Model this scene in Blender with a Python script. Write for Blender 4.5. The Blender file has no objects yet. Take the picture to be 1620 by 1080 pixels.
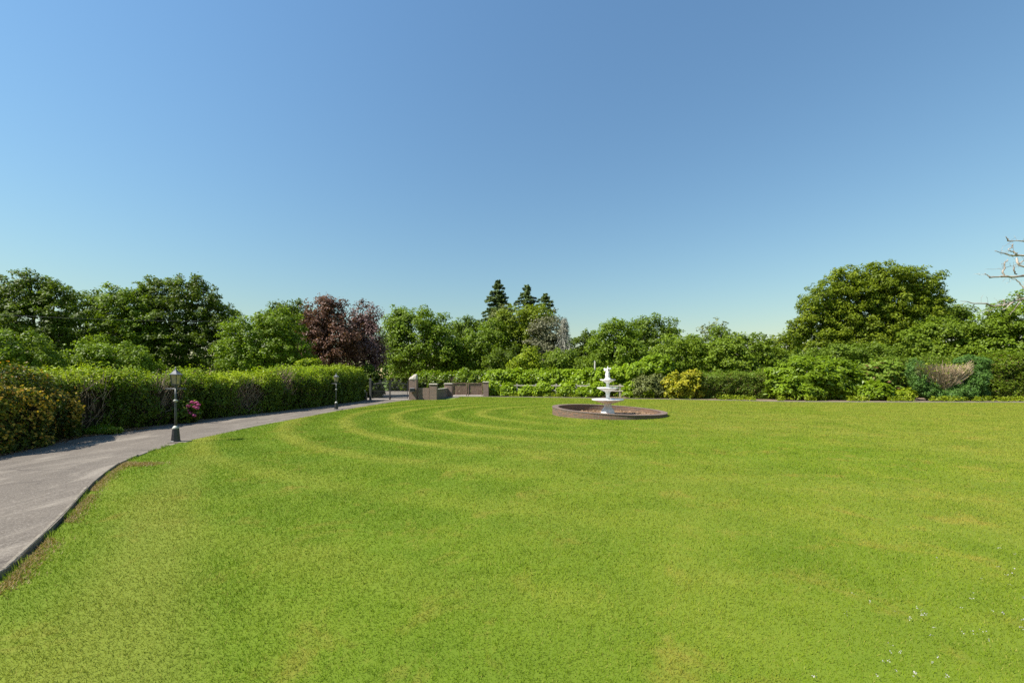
import bpy, math, random
import numpy as np
from mathutils import Vector

# ------------------------------------------------------------------ camera, world, sun, exposure
scene = bpy.context.scene
COL = scene.collection
F, CX, HY, H = 660.0, 810.0, 599.0, 1.65      # focal length / principal column / horizon row (photo pixels), eye height (m)

cam = bpy.data.cameras.new('camera')
cam_o = bpy.data.objects.new('camera', cam)
COL.objects.link(cam_o)
cam_o.location = (0, 0, H)
cam_o.rotation_euler = (math.radians(90), 0, 0)
cam.sensor_width = 36.0
cam.lens = 36.0 * F / 1620.0
cam.shift_y = (HY - 540.0) / 1620.0
cam.clip_start, cam.clip_end = 0.05, 6000
scene.camera = cam_o

SUN_EL, SUN_AZ = math.radians(51), math.radians(251)
world = bpy.data.worlds.new('World')
scene.world = world
world.use_nodes = True
wn = world.node_tree.nodes
sky = wn.new('ShaderNodeTexSky')
sky.sky_type = 'NISHITA'
sky.sun_disc = False
sky.sun_elevation, sky.sun_rotation = SUN_EL, SUN_AZ
sky.altitude = 0
sky.air_density, sky.dust_density, sky.ozone_density = 2.2, 0.0, 9.0
grade = wn.new('ShaderNodeMix')            # white balance of the whole sky, a little less red
grade.data_type, grade.blend_type = 'RGBA', 'MULTIPLY'
grade.inputs[0].default_value = 1.0
grade.inputs[7].default_value = (0.85, 0.92, 0.95, 1)
world.node_tree.links.new(sky.outputs[0], grade.inputs[6])
world.node_tree.links.new(grade.outputs[2], wn['Background'].inputs[0])
wn['Background'].inputs[1].default_value = 0.072

sun = bpy.data.lights.new('sun', 'SUN')
sun.energy = 4.9
sun.angle = math.radians(0.53)
sun.color = (1.0, 0.95, 0.86)
sun_o = bpy.data.objects.new('sun', sun)
COL.objects.link(sun_o)
sd = Vector((math.sin(SUN_AZ) * math.cos(SUN_EL), math.cos(SUN_AZ) * math.cos(SUN_EL), math.sin(SUN_EL)))
sun_o.rotation_euler = sd.to_track_quat('Z', 'Y').to_euler()
sun_o.location = sd * 60

scene.view_settings.view_transform = 'Standard'
scene.view_settings.look = 'None'
scene.view_settings.exposure = 1.0
scene.view_settings.gamma = 1.0
cy = scene.cycles
cy.max_bounces = 7
cy.diffuse_bounces = 3
cy.glossy_bounces = 2
cy.transmission_bounces = 5
cy.transparent_max_bounces = 8
cy.use_denoising = False
cy.sample_clamp_indirect = 6.0

# ------------------------------------------------------------------ helpers
def at(px, py, d):
    """a photo pixel at depth d -> world point"""
    return np.array([(px - CX) / F * d, d, H - (py - HY) / F * d])

def gd(px, py):
    """a photo pixel on the ground -> world x, y"""
    d = F * H / (py - HY)
    return ((px - CX) / F * d, d)

def tag(o, label=None, cat=None, group=None, kind=None):
    if label: o['label'] = label
    if cat: o['category'] = cat
    if group: o['group'] = group
    if kind: o['kind'] = kind
    return o

def empty(name, loc, rz=0.0):
    o = bpy.data.objects.new(name, None)
    COL.objects.link(o)
    o.location = loc
    o.rotation_euler = (0, 0, rz)
    o.empty_display_size = 0.3
    return o

def link(name, me, mat, parent=None):
    o = bpy.data.objects.new(name, me)
    COL.objects.link(o)
    if mat is not None:
        me.materials.append(mat)
    if parent is not None:
        o.parent = parent
    return o

def raw_mesh(name, V, FA, attrs=None, smooth=False):
    """V (n,3), FA (m,k) -> mesh, attrs = {name: per-face floats}"""
    V = np.ascontiguousarray(V, dtype=np.float32)
    FA = np.ascontiguousarray(FA, dtype=np.int32)
    m, k = FA.shape
    me = bpy.data.meshes.new(name)
    me.vertices.add(len(V))
    me.vertices.foreach_set('co', V.ravel())
    me.loops.add(m * k)
    me.loops.foreach_set('vertex_index', FA.ravel())
    me.polygons.add(m)
    me.polygons.foreach_set('loop_start', np.arange(0, m * k, k, dtype=np.int32))
    me.update(calc_edges=True)
    for a, v in (attrs or {}).items():
        at_ = me.attributes.new(a, 'FLOAT', 'FACE')
        at_.data.foreach_set('value', np.ascontiguousarray(v, dtype=np.float32))
    if smooth:
        me.polygons.foreach_set('use_smooth', np.ones(m, dtype=bool))
    return me

class MB:
    """collects shapes, builds ONE mesh"""
    def __init__(s): s.v, s.f, s.sm, s.uv = [], [], [], []
    def add(s, verts, faces, smooth=False):
        o = len(s.v)
        s.v += [tuple(map(float, p)) for p in verts]
        for f in faces:
            s.f.append([i + o for i in f]); s.sm.append(smooth)
    def box(s, c, size, rz=0.0, taper=1.0, bev=0.0):
        cx, cy_, cz = c; sx, sy, sz = size[0] / 2, size[1] / 2, size[2] / 2
        ca, sa = math.cos(rz), math.sin(rz)
        b = min(bev, sx * .9, sy * .9, sz * .9)
        rings = [(-sz, 1, b), (-sz + b, 1, 0), (sz - b, taper, 0), (sz, taper, b)] if b > 0 else [(-sz, 1, 0), (sz, taper, 0)]
        vs = []
        for z, t, ins in rings:
            for ux, uy in ((-1, -1), (1, -1), (1, 1), (-1, 1)):
                x, y = ux * (sx * t - ins), uy * (sy * t - ins)
                vs.append((cx + x * ca - y * sa, cy_ + x * sa + y * ca, cz + z))
        fs = [(3, 2, 1, 0)]
        n = len(rings)
        for r in range(n - 1):
            for i in range(4):
                j = (i + 1) % 4
                fs.append((r * 4 + i, r * 4 + j, r * 4 + 4 + j, r * 4 + 4 + i))
        fs.append(tuple((n - 1) * 4 + i for i in range(4)))
        s.add(vs, fs)
    def tube(s, pts, rad, n=7, smooth=True, cap=True):
        pts = [np.array(p, float) for p in pts]
        if not hasattr(rad, '__len__'): rad = [rad] * len(pts)
        vs, fs = [], []
        u = None
        for i, p in enumerate(pts):
            t = pts[min(i + 1, len(pts) - 1)] - pts[max(i - 1, 0)]
            t = t / (np.linalg.norm(t) + 1e-9)
            if u is None:
                u = np.cross(t, (0, 0, 1) if abs(t[2]) < .9 else (1, 0, 0))
            u = u - t * np.dot(u, t); u /= (np.linalg.norm(u) + 1e-9)
            w = np.cross(t, u)
            for k in range(n):
                a = 2 * math.pi * k / n
                vs.append(p + (u * math.cos(a) + w * math.sin(a)) * rad[i])
        for i in range(len(pts) - 1):
            for k in range(n):
                j = (k + 1) % n
                fs.append((i * n + k, i * n + j, i * n + n + j, i * n + n + k))
        if cap:
            fs.append(tuple(range(n - 1, -1, -1)))
            fs.append(tuple((len(pts) - 1) * n + k for k in range(n)))
        s.add(vs, fs, smooth)
    def lathe(s, prof, c=(0, 0, 0), n=24, smooth=True, wob=None):
        """prof = [(r, z)...]; wob(angle, r, z) -> r factor"""
        vs, fs = [], []
        for r, z in prof:
            for k in range(n):
                a = 2 * math.pi * k / n
                rr = r * (wob(a, r, z) if wob else 1)
                vs.append((c[0] + rr * math.cos(a), c[1] + rr * math.sin(a), c[2] + z))
        for i in range(len(prof) - 1):
            for k in range(n):
                j = (k + 1) % n
                fs.append((i * n + k, i * n + j, i * n + n + j, i * n + n + k))
        fs.append(tuple(range(n - 1, -1, -1)))
        fs.append(tuple((len(prof) - 1) * n + k for k in range(n)))
        s.add(vs, fs, smooth)
    def ball(s, c, r, n=10, m=7):
        if not hasattr(r, '__len__'): r = (r, r, r)
        vs, fs = [], []
        for i in range(m + 1):
            th = math.pi * i / m
            for k in range(n):
                a = 2 * math.pi * k / n
                vs.append((c[0] + r[0] * math.sin(th) * math.cos(a), c[1] + r[1] * math.sin(th) * math.sin(a), c[2] - r[2] * math.cos(th)))
        for i in range(m):
            for k in range(n):
                j = (k + 1) % n
                fs.append((i * n + k, i * n + j, i * n + n + j, i * n + n + k))
        s.add(vs, fs, True)
    def build(s, name, mat, parent=None):
        me = bpy.data.meshes.new(name)
        me.from_pydata(s.v, [], s.f)
        me.polygons.foreach_set('use_smooth', np.array(s.sm, dtype=bool))
        me.update()
        return link(name, me, mat, parent)

def wnoise(P, scale, seed=0.0):
    """cheap smooth noise in about -1..1 for points (n,3)"""
    P = np.asarray(P, float) / scale
    s = seed * 7.31
    a = np.sin(P[:, 0] * 1.7 + np.sin(P[:, 1] * 1.3 + s) * 1.6 + s)
    b = np.sin(P[:, 1] * 1.9 + np.sin(P[:, 2] * 1.5 + s * 2) * 1.6 + 1.3 * s)
    c = np.sin(P[:, 2] * 1.8 + np.sin(P[:, 0] * 1.4 - s) * 1.6 + .7 * s)
    d = np.sin((P[:, 0] + P[:, 1] - P[:, 2]) * 2.9 + s)
    return (a + b + c + .7 * d) / 3.2

def unit(a):
    return a / (np.linalg.norm(a, axis=-1, keepdims=True) + 1e-9)

# ------------------------------------------------------------------ materials
def new_mat(name):
    m = bpy.data.materials.new(name)
    m.use_nodes = True
    nt = m.node_tree
    nt.nodes.clear()
    out = nt.nodes.new('ShaderNodeOutputMaterial')
    return m, nt, out

def N(nt, t, **kw):
    n = nt.nodes.new(t)
    for k, v in kw.items(): setattr(n, k, v)
    return n

def rgba(c): return (c[0], c[1], c[2], 1.0)

def ramp(nt, fac, stops):
    r = N(nt, 'ShaderNodeValToRGB')
    e = r.color_ramp.elements
    while len(e) < len(stops): e.new(0.5)
    for i, (p, c) in enumerate(stops):
        e[i].position = p; e[i].color = rgba(c)
    nt.links.new(fac, r.inputs[0])
    return r.outputs[0]

def mixc(nt, fac, a, b, mode='MIX'):
    m = N(nt, 'ShaderNodeMix', data_type='RGBA', blend_type=mode)
    for sock, v in ((m.inputs[0], fac), (m.inputs[6], a), (m.inputs[7], b)):
        if isinstance(v, (int, float)): sock.default_value = v
        elif isinstance(v, tuple): sock.default_value = rgba(v)
        else: nt.links.new(v, sock)
    return m.outputs[2]

def noise(nt, vec, scale, detail=4, rough=.55, dist=0.0):
    n = N(nt, 'ShaderNodeTexNoise')
    n.inputs['Scale'].default_value = scale
    n.inputs['Detail'].default_value = detail
    n.inputs['Roughness'].default_value = rough
    n.inputs['Distortion'].default_value = dist
    nt.links.new(vec, n.inputs['Vector'])
    return n.outputs['Fac']

def maprange(nt, v, a, b, c=0.0, d=1.0):
    m = N(nt, 'ShaderNodeMapRange')
    for i, x in enumerate((a, b, c, d)): m.inputs[i + 1].default_value = x
    nt.links.new(v, m.inputs[0])
    return m.outputs[0]

def leaf_mat(name, dark, mid, light, dead=None, trans=.40, rough=.5, spec=.2, hue=.34, warm=True):
    if warm and mid[1] > mid[0] * 1.1:
        dark, mid, light = [(max(c[0], c[1] * .70) * 1.26 * k, c[1] * 1.30 * k, c[2] * .75 * k) for c, k in ((dark, .9), (mid, 1.05), (light, 1.1))]
    """leaf colour from the leaf's own tone and rnd values plus a patchy drift over the plant"""
    m, nt, out = new_mat(name)
    tone = N(nt, 'ShaderNodeAttribute', attribute_name='tone').outputs['Fac']
    rnd = N(nt, 'ShaderNodeAttribute', attribute_name='rnd').outputs['Fac']
    geo = N(nt, 'ShaderNodeNewGeometry').outputs['Position']
    nz = noise(nt, geo, 0.55, 3)
    s1 = N(nt, 'ShaderNodeMath', operation='MULTIPLY_ADD'); nt.links.new(rnd, s1.inputs[0]); s1.inputs[1].default_value = .34; nt.links.new(tone, s1.inputs[2])
    s2 = N(nt, 'ShaderNodeMath', operation='MULTIPLY_ADD'); nt.links.new(nz, s2.inputs[0]); s2.inputs[1].default_value = hue; nt.links.new(s1.outputs[0], s2.inputs[2])
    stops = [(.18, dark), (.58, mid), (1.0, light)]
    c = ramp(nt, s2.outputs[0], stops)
    if dead is not None:
        k = maprange(nt, rnd, .93, .96)
        c = mixc(nt, k, c, dead)
    p = N(nt, 'ShaderNodeBsdfPrincipled')
    nt.links.new(c, p.inputs['Base Color'])
    p.inputs['Roughness'].default_value = rough
    p.inputs['Specular IOR Level'].default_value = spec
    t = N(nt, 'ShaderNodeBsdfTranslucent')
    tc = mixc(nt, 1.0, c, (1.25, 1.3, .55), 'MULTIPLY')
    nt.links.new(tc, t.inputs['Color'])
    mx = N(nt, 'ShaderNodeMixShader'); mx.inputs[0].default_value = trans
    nt.links.new(p.outputs[0], mx.inputs[1]); nt.links.new(t.outputs[0], mx.inputs[2])
    nt.links.new(mx.outputs[0], out.inputs[0])
    return m

def plain_mat(name, c1, c2, scale=6.0, rough=.7, metal=0.0, spec=.4, bump=0.0, detail=5):
    m, nt, out = new_mat(name)
    co = N(nt, 'ShaderNodeTexCoord').outputs['Object']
    nz = noise(nt, co, scale, detail, .6)
    c = ramp(nt, nz, [(.35, c1), (.68, c2)])
    p = N(nt, 'ShaderNodeBsdfPrincipled')
    nt.links.new(c, p.inputs['Base Color'])
    p.inputs['Roughness'].default_value = rough
    p.inputs['Metallic'].default_value = metal
    p.inputs['Specular IOR Level'].default_value = spec
    if bump:
        b = N(nt, 'ShaderNodeBump'); b.inputs['Strength'].default_value = bump; b.inputs['Distance'].default_value = .02
        nt.links.new(noise(nt, co, scale * 6, 4), b.inputs['Height']); nt.links.new(b.outputs[0], p.inputs['Normal'])
    nt.links.new(p.outputs[0], out.inputs[0])
    return m

def brick_mat(name, c1, c2, mortar, coords='UV', bw=.225, bh=.075, rough=.85, dirt=(.10, .09, .07)):
    m, nt, out = new_mat(name)
    tc = N(nt, 'ShaderNodeTexCoord')
    co = tc.outputs[coords]
    if coords == 'Object':
        # run the courses round the upright faces
        sp = N(nt, 'ShaderNodeSeparateXYZ'); nt.links.new(co, sp.inputs[0])
        ad = N(nt, 'ShaderNodeMath', operation='ADD'); nt.links.new(sp.outputs[0], ad.inputs[0]); nt.links.new(sp.outputs[1], ad.inputs[1])
        cb = N(nt, 'ShaderNodeCombineXYZ'); nt.links.new(ad.outputs[0], cb.inputs[0]); nt.links.new(sp.outputs[2], cb.inputs[1])
        co = cb.outputs[0]
    br = N(nt, 'ShaderNodeTexBrick')
    nt.links.new(co, br.inputs['Vector'])
    br.inputs['Color1'].default_value = rgba(c1); br.inputs['Color2'].default_value = rgba(c2); br.inputs['Mortar'].default_value = rgba(mortar)
    br.inputs['Scale'].default_value = 1.0
    br.inputs['Brick Width'].default_value = bw; br.inputs['Row Height'].default_value = bh
    br.inputs['Mortar Size'].default_value = .008; br.inputs['Bias'].default_value = -.1
    nz = noise(nt, tc.outputs['Object'], 5.0, 5, .65)
    c = mixc(nt, maprange(nt, nz, .5, .72, 0, .65), br.outputs['Color'], dirt)
    nz2 = noise(nt, tc.outputs['Object'], 22.0, 4, .65)
    c = mixc(nt, maprange(nt, nz2, .62, .74, 0, .55), c, (.42, .38, .33))
    p = N(nt, 'ShaderNodeBsdfPrincipled')
    nt.links.new(c, p.inputs['Base Color']); p.inputs['Roughness'].default_value = rough
    b = N(nt, 'ShaderNodeBump'); b.inputs['Strength'].default_value = .6; b.inputs['Distance'].default_value = .012
    inv = N(nt, 'ShaderNodeMath', operation='SUBTRACT'); inv.inputs[0].default_value = 1.0
    nt.links.new(br.outputs['Fac'], inv.inputs[1]); nt.links.new(inv.outputs[0], b.inputs['Height']); nt.links.new(b.outputs[0], p.inputs['Normal'])
    nt.links.new(p.outputs[0], out.inputs[0])
    return m

M = {}
#                        dark                mid                 light
M['alder']   = leaf_mat('alder_leaf',   (.016, .040, .006), (.034, .080, .010), (.074, .142, .016))
M['alder_light'] = leaf_mat('alder_leaf_light', (.025, .070, .008), (.055, .130, .014), (.105, .200, .025))
M['olive']   = leaf_mat('olive_green_leaf', (.030, .062, .010), (.062, .115, .016), (.115, .175, .028))
M['maple']   = leaf_mat('broad_leaf_green', (.028, .075, .009), (.060, .135, .014), (.115, .200, .025))
M['copper']  = leaf_mat('copper_leaf', (.035, .016, .012), (.095, .044, .028), (.200, .105, .070), trans=.25)
M['plum']    = leaf_mat('plum_leaf', (.040, .020, .022), (.115, .062, .060), (.260, .165, .155), trans=.2)
M['oak']     = leaf_mat('oak_leaf', (.044, .068, .008), (.098, .132, .012), (.172, .200, .022))
M['hazel']   = leaf_mat('hazel_leaf', (.036, .074, .009), (.075, .130, .014), (.150, .200, .030))
M['yellowgreen'] = leaf_mat('yellow_green_leaf', (.050, .085, .008), (.120, .165, .012), (.230, .260, .025))
M['greyleaf'] = leaf_mat('grey_green_leaf', (.065, .080, .020), (.125, .145, .038), (.200, .215, .070), trans=.2, warm=False)
M['greybrown'] = leaf_mat('grey_brown_leaf', (.060, .064, .030), (.130, .132, .066), (.215, .205, .120), trans=.15)
M['fir']     = leaf_mat('fir_needle', (.034, .062, .018), (.085, .130, .038), (.160, .205, .065), trans=.12, warm=False)
M['laurel']  = leaf_mat('laurel_leaf', (.055, .115, .008), (.120, .200, .012), (.225, .300, .025), rough=.42, spec=.35)
M['laurel_deep'] = leaf_mat('laurel_leaf_deep', (.035, .100, .008), (.070, .165, .012), (.125, .235, .020), rough=.42, spec=.35)
M['gold']    = leaf_mat('golden_leaf', (.09, .13, .012), (.27, .275, .018), (.56, .48, .040))
M['privet']  = leaf_mat('privet_leaf', (.035, .075, .010), (.075, .140, .020), (.140, .205, .040), dead=(.19, .11, .05))
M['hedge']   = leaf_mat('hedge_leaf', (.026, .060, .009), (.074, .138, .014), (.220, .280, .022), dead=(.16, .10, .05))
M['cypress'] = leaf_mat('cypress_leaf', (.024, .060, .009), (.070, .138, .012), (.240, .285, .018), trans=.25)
M['bluegreen'] = leaf_mat('blue_green_needle', (.036, .082, .012), (.064, .138, .021), (.105, .190, .036), trans=.15, warm=False)
M['hornbeam'] = leaf_mat('hornbeam_leaf', (.042, .076, .009), (.088, .140, .012), (.155, .205, .025), dead=(.16, .11, .04))
M['orange']  = leaf_mat('orange_tinted_leaf', (.030, .052, .010), (.080, .098, .016), (.280, .210, .030), dead=(.42, .20, .03))
M['yellowbit'] = leaf_mat('amber_leaf', (.20, .10, .015), (.36, .22, .022), (.48, .34, .05), trans=.3)
M['brownleaf'] = leaf_mat('dry_leaf', (.11, .055, .028), (.20, .115, .055), (.30, .19, .10), trans=.1)
M['straw'] = leaf_mat('dry_straw', (.13, .085, .035), (.24, .16, .060), (.34, .25, .11), trans=.25)
M['pink']    = leaf_mat('pink_petal', (.30, .04, .13), (.48, .09, .25), (.66, .22, .40), trans=.3)
M['wood_far'] = leaf_mat('distant_leaf', (.022, .050, .014), (.045, .085, .022), (.080, .125, .032))
M['bark']    = plain_mat('bark', (.045, .036, .026), (.12, .10, .078), 3.0, .9, bump=.5)
M['bark_grey'] = plain_mat('bark_grey', (.19, .185, .145), (.40, .395, .325), 3.0, .9)
M['deadwood'] = plain_mat('weathered_deadwood', (.13, .10, .08), (.50, .43, .36), 2.6, .8, bump=.5)
M['twig']    = plain_mat('twig', (.17, .12, .075), (.42, .32, .21), 4.0, .9)
M['dead_twig'] = plain_mat('dry_tan_twig', (.30, .215, .13), (.56, .43, .28), 4.0, .9)
M['core']    = plain_mat('painted_core_shade', (.022, .020, .012), (.050, .040, .024), 5.0, 1.0, spec=0)  # near-black colour standing in for the shade inside hedges and juniper
M['white']   = plain_mat('painted_white_stone', (.50, .48, .44), (.82, .81, .78), 4.0, .65, bump=.25)
M['black']   = plain_mat('black_paint', (.018, .019, .020), (.040, .040, .040), 8.0, .4, spec=.5)
M['lampgreen'] = plain_mat('weathered_lamp_paint', (.022, .028, .025), (.060, .070, .062), 14.0, .45, spec=.5)
M['lampstone'] = plain_mat('bleached_collar_paint', (.26, .26, .21), (.50, .50, .43), 12.0, .6)
M['lampgrey'] = plain_mat('grey_lantern_metal', (.07, .072, .075), (.15, .155, .16), 7.0, .35, spec=.5)
M['iron']    = plain_mat('dark_iron', (.015, .015, .017), (.045, .043, .042), 9.0, .5)
M['steel']   = plain_mat('grey_steel', (.05, .052, .048), (.10, .10, .092), 6.0, .5)
M['stone']   = plain_mat('pale_capping_stone', (.30, .265, .21), (.52, .47, .39), 7.0, .85, bump=.4)
M['kerb']    = plain_mat('weathered_concrete', (.12, .100, .075), (.235, .20, .155), 9.0, .9, bump=.5)
M['fence']   = plain_mat('bleached_fence_timber', (.25, .22, .175), (.42, .38, .32), 6.0, .8)
M['boards']  = plain_mat('brown_boards', (.13, .080, .055), (.25, .165, .12), 5.0, .8)
M['brick_pool'] = brick_mat('pool_brick', (.165, .082, .046), (.085, .056, .038), (.165, .14, .105), dirt=(.085, .065, .05))
M['brick_wall'] = brick_mat('wall_brick', (.20, .110, .075), (.125, .075, .055), (.29, .245, .195), 'Object', dirt=(.115, .10, .08))

# glass of the lanterns: clear with an amber cast
m, nt, out = new_mat('lantern_glass')
tr = N(nt, 'ShaderNodeBsdfTransparent'); tr.inputs[0].default_value = (.86, .76, .50, 1)
gl = N(nt, 'ShaderNodeBsdfPrincipled'); gl.inputs['Base Color'].default_value = (.58, .49, .30, 1); gl.inputs['Roughness'].default_value = .15
mx = N(nt, 'ShaderNodeMixShader'); mx.inputs[0].default_value = .45
nt.links.new(tr.outputs[0], mx.inputs[1]); nt.links.new(gl.outputs[0], mx.inputs[2]); nt.links.new(mx.outputs[0], out.inputs[0])
M['glass'] = m

# mowing rings: distance to a spine through the fountain, used by turf and blades, whose colours carry the painted sheen
FX, FY = 4.45, 19.3
def turf_colour(nt, blade=False):
    geo = N(nt, 'ShaderNodeNewGeometry').outputs['Position']
    sp = N(nt, 'ShaderNodeSeparateXYZ'); nt.links.new(geo, sp.inputs[0])
    big = noise(nt, geo, .16, 3, .5)
    mid = noise(nt, geo, .9, 4, .6)
    fine = noise(nt, geo, 7.0, 3, .6)
    # stretched patches that follow the mower
    fresh = ramp(nt, mid, [(.30, (.072, .150, .005)), (.52, (.106, .192, .008)), (.72, (.150, .222, .016))])
    pale = ramp(nt, mid, [(.30, (.115, .180, .012)), (.52, (.156, .212, .022)), (.74, (.215, .240, .040))])
    gx = N(nt, 'ShaderNodeMath', operation='MULTIPLY_ADD'); nt.links.new(sp.outputs[0], gx.inputs[0]); gx.inputs[1].default_value = .020; nt.links.new(big, gx.inputs[2])
    c = mixc(nt, maprange(nt, gx.outputs[0], .40, .74), fresh, pale)
    c = mixc(nt, maprange(nt, gx.outputs[0], .52, .95, 0, .5), c, (.165, .212, .030))
    # dry straw flecks
    dry = noise(nt, geo, 1.35, 5, .7, .6)
    c = mixc(nt, maprange(nt, dry, .55, .72, 0, .75), c, (.26, .215, .045))
    lush = noise(nt, geo, .62, 6, .7, .3)
    c = mixc(nt, maprange(nt, lush, .50, .68, 0, .42), c, (.070, .145, .006))
    c = mixc(nt, maprange(nt, fine, .35, .7, 0, .22), c, (.105, .175, .010))
    # mower rings: light and dark sheen of bent grass painted into the colour
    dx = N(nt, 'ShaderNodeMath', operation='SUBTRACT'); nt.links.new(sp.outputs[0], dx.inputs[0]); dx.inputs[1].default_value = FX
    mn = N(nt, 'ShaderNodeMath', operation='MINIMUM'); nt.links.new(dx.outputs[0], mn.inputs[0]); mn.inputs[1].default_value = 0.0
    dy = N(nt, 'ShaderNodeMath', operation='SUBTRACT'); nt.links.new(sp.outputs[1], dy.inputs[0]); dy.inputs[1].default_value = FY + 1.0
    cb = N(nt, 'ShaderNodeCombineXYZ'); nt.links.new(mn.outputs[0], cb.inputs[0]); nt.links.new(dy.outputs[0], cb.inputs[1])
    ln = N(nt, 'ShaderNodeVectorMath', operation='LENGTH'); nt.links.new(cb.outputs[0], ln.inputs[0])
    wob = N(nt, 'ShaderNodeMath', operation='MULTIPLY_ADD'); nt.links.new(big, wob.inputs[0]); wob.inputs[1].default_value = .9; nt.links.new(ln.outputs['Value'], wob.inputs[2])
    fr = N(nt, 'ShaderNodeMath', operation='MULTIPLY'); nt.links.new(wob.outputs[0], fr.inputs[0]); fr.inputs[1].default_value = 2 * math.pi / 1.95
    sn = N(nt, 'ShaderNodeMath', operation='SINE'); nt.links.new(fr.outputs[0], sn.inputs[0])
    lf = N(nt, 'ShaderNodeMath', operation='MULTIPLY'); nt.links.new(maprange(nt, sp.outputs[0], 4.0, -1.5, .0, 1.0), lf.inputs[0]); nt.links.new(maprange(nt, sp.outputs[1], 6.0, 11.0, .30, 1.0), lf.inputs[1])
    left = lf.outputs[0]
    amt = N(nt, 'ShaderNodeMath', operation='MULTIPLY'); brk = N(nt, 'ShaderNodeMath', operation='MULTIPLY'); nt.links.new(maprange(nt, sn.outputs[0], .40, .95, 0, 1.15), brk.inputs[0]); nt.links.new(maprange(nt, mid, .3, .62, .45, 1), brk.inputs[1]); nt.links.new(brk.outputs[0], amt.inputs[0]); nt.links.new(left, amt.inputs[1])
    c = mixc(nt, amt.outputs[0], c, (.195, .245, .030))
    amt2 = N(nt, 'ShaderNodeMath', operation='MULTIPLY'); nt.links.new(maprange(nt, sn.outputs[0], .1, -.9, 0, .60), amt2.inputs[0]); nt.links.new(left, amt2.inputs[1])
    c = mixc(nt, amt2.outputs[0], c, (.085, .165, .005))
    # one pale mower pass beside the kerb, its sheen painted as lighter colour
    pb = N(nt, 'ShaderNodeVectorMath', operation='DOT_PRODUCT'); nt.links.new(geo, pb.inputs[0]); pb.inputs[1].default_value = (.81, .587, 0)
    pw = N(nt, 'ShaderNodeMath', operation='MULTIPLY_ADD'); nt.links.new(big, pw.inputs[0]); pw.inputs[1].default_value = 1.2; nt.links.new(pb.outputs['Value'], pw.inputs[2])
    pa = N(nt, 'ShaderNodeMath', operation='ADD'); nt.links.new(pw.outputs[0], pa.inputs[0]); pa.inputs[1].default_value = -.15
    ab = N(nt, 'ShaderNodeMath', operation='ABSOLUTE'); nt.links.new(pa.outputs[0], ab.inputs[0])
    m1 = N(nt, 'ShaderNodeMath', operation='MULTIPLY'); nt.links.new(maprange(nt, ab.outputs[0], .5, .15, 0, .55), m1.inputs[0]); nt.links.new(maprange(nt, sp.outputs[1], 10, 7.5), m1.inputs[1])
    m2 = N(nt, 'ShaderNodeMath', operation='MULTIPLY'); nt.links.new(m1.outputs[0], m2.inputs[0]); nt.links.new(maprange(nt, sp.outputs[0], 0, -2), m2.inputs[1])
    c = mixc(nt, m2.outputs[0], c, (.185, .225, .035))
    return mixc(nt, 1.0, c, (1.23, 1.08, 1.0), 'MULTIPLY')

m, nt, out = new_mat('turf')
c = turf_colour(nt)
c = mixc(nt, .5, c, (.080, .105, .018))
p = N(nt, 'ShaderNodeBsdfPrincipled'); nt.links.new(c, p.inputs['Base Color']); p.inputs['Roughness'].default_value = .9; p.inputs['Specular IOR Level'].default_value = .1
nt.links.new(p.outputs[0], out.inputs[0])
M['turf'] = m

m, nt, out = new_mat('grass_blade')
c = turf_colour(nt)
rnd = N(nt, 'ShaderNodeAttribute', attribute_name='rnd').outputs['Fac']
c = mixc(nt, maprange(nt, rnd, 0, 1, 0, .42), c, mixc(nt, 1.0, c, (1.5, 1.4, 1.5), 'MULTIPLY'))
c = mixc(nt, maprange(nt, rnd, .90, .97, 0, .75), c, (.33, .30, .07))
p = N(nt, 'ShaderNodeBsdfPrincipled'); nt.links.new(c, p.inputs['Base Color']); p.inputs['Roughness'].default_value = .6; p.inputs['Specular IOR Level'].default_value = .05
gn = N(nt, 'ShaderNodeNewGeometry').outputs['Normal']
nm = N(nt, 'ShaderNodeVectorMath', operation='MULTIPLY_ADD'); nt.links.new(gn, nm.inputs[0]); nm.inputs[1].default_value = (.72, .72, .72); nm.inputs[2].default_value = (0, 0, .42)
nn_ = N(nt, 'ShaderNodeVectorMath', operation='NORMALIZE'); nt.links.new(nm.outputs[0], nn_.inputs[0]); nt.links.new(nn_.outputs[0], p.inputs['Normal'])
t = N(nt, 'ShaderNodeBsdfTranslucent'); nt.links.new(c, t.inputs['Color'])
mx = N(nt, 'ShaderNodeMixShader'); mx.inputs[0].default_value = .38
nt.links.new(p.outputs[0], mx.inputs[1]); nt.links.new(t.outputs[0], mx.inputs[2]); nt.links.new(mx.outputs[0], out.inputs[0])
M['blade'] = m

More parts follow.
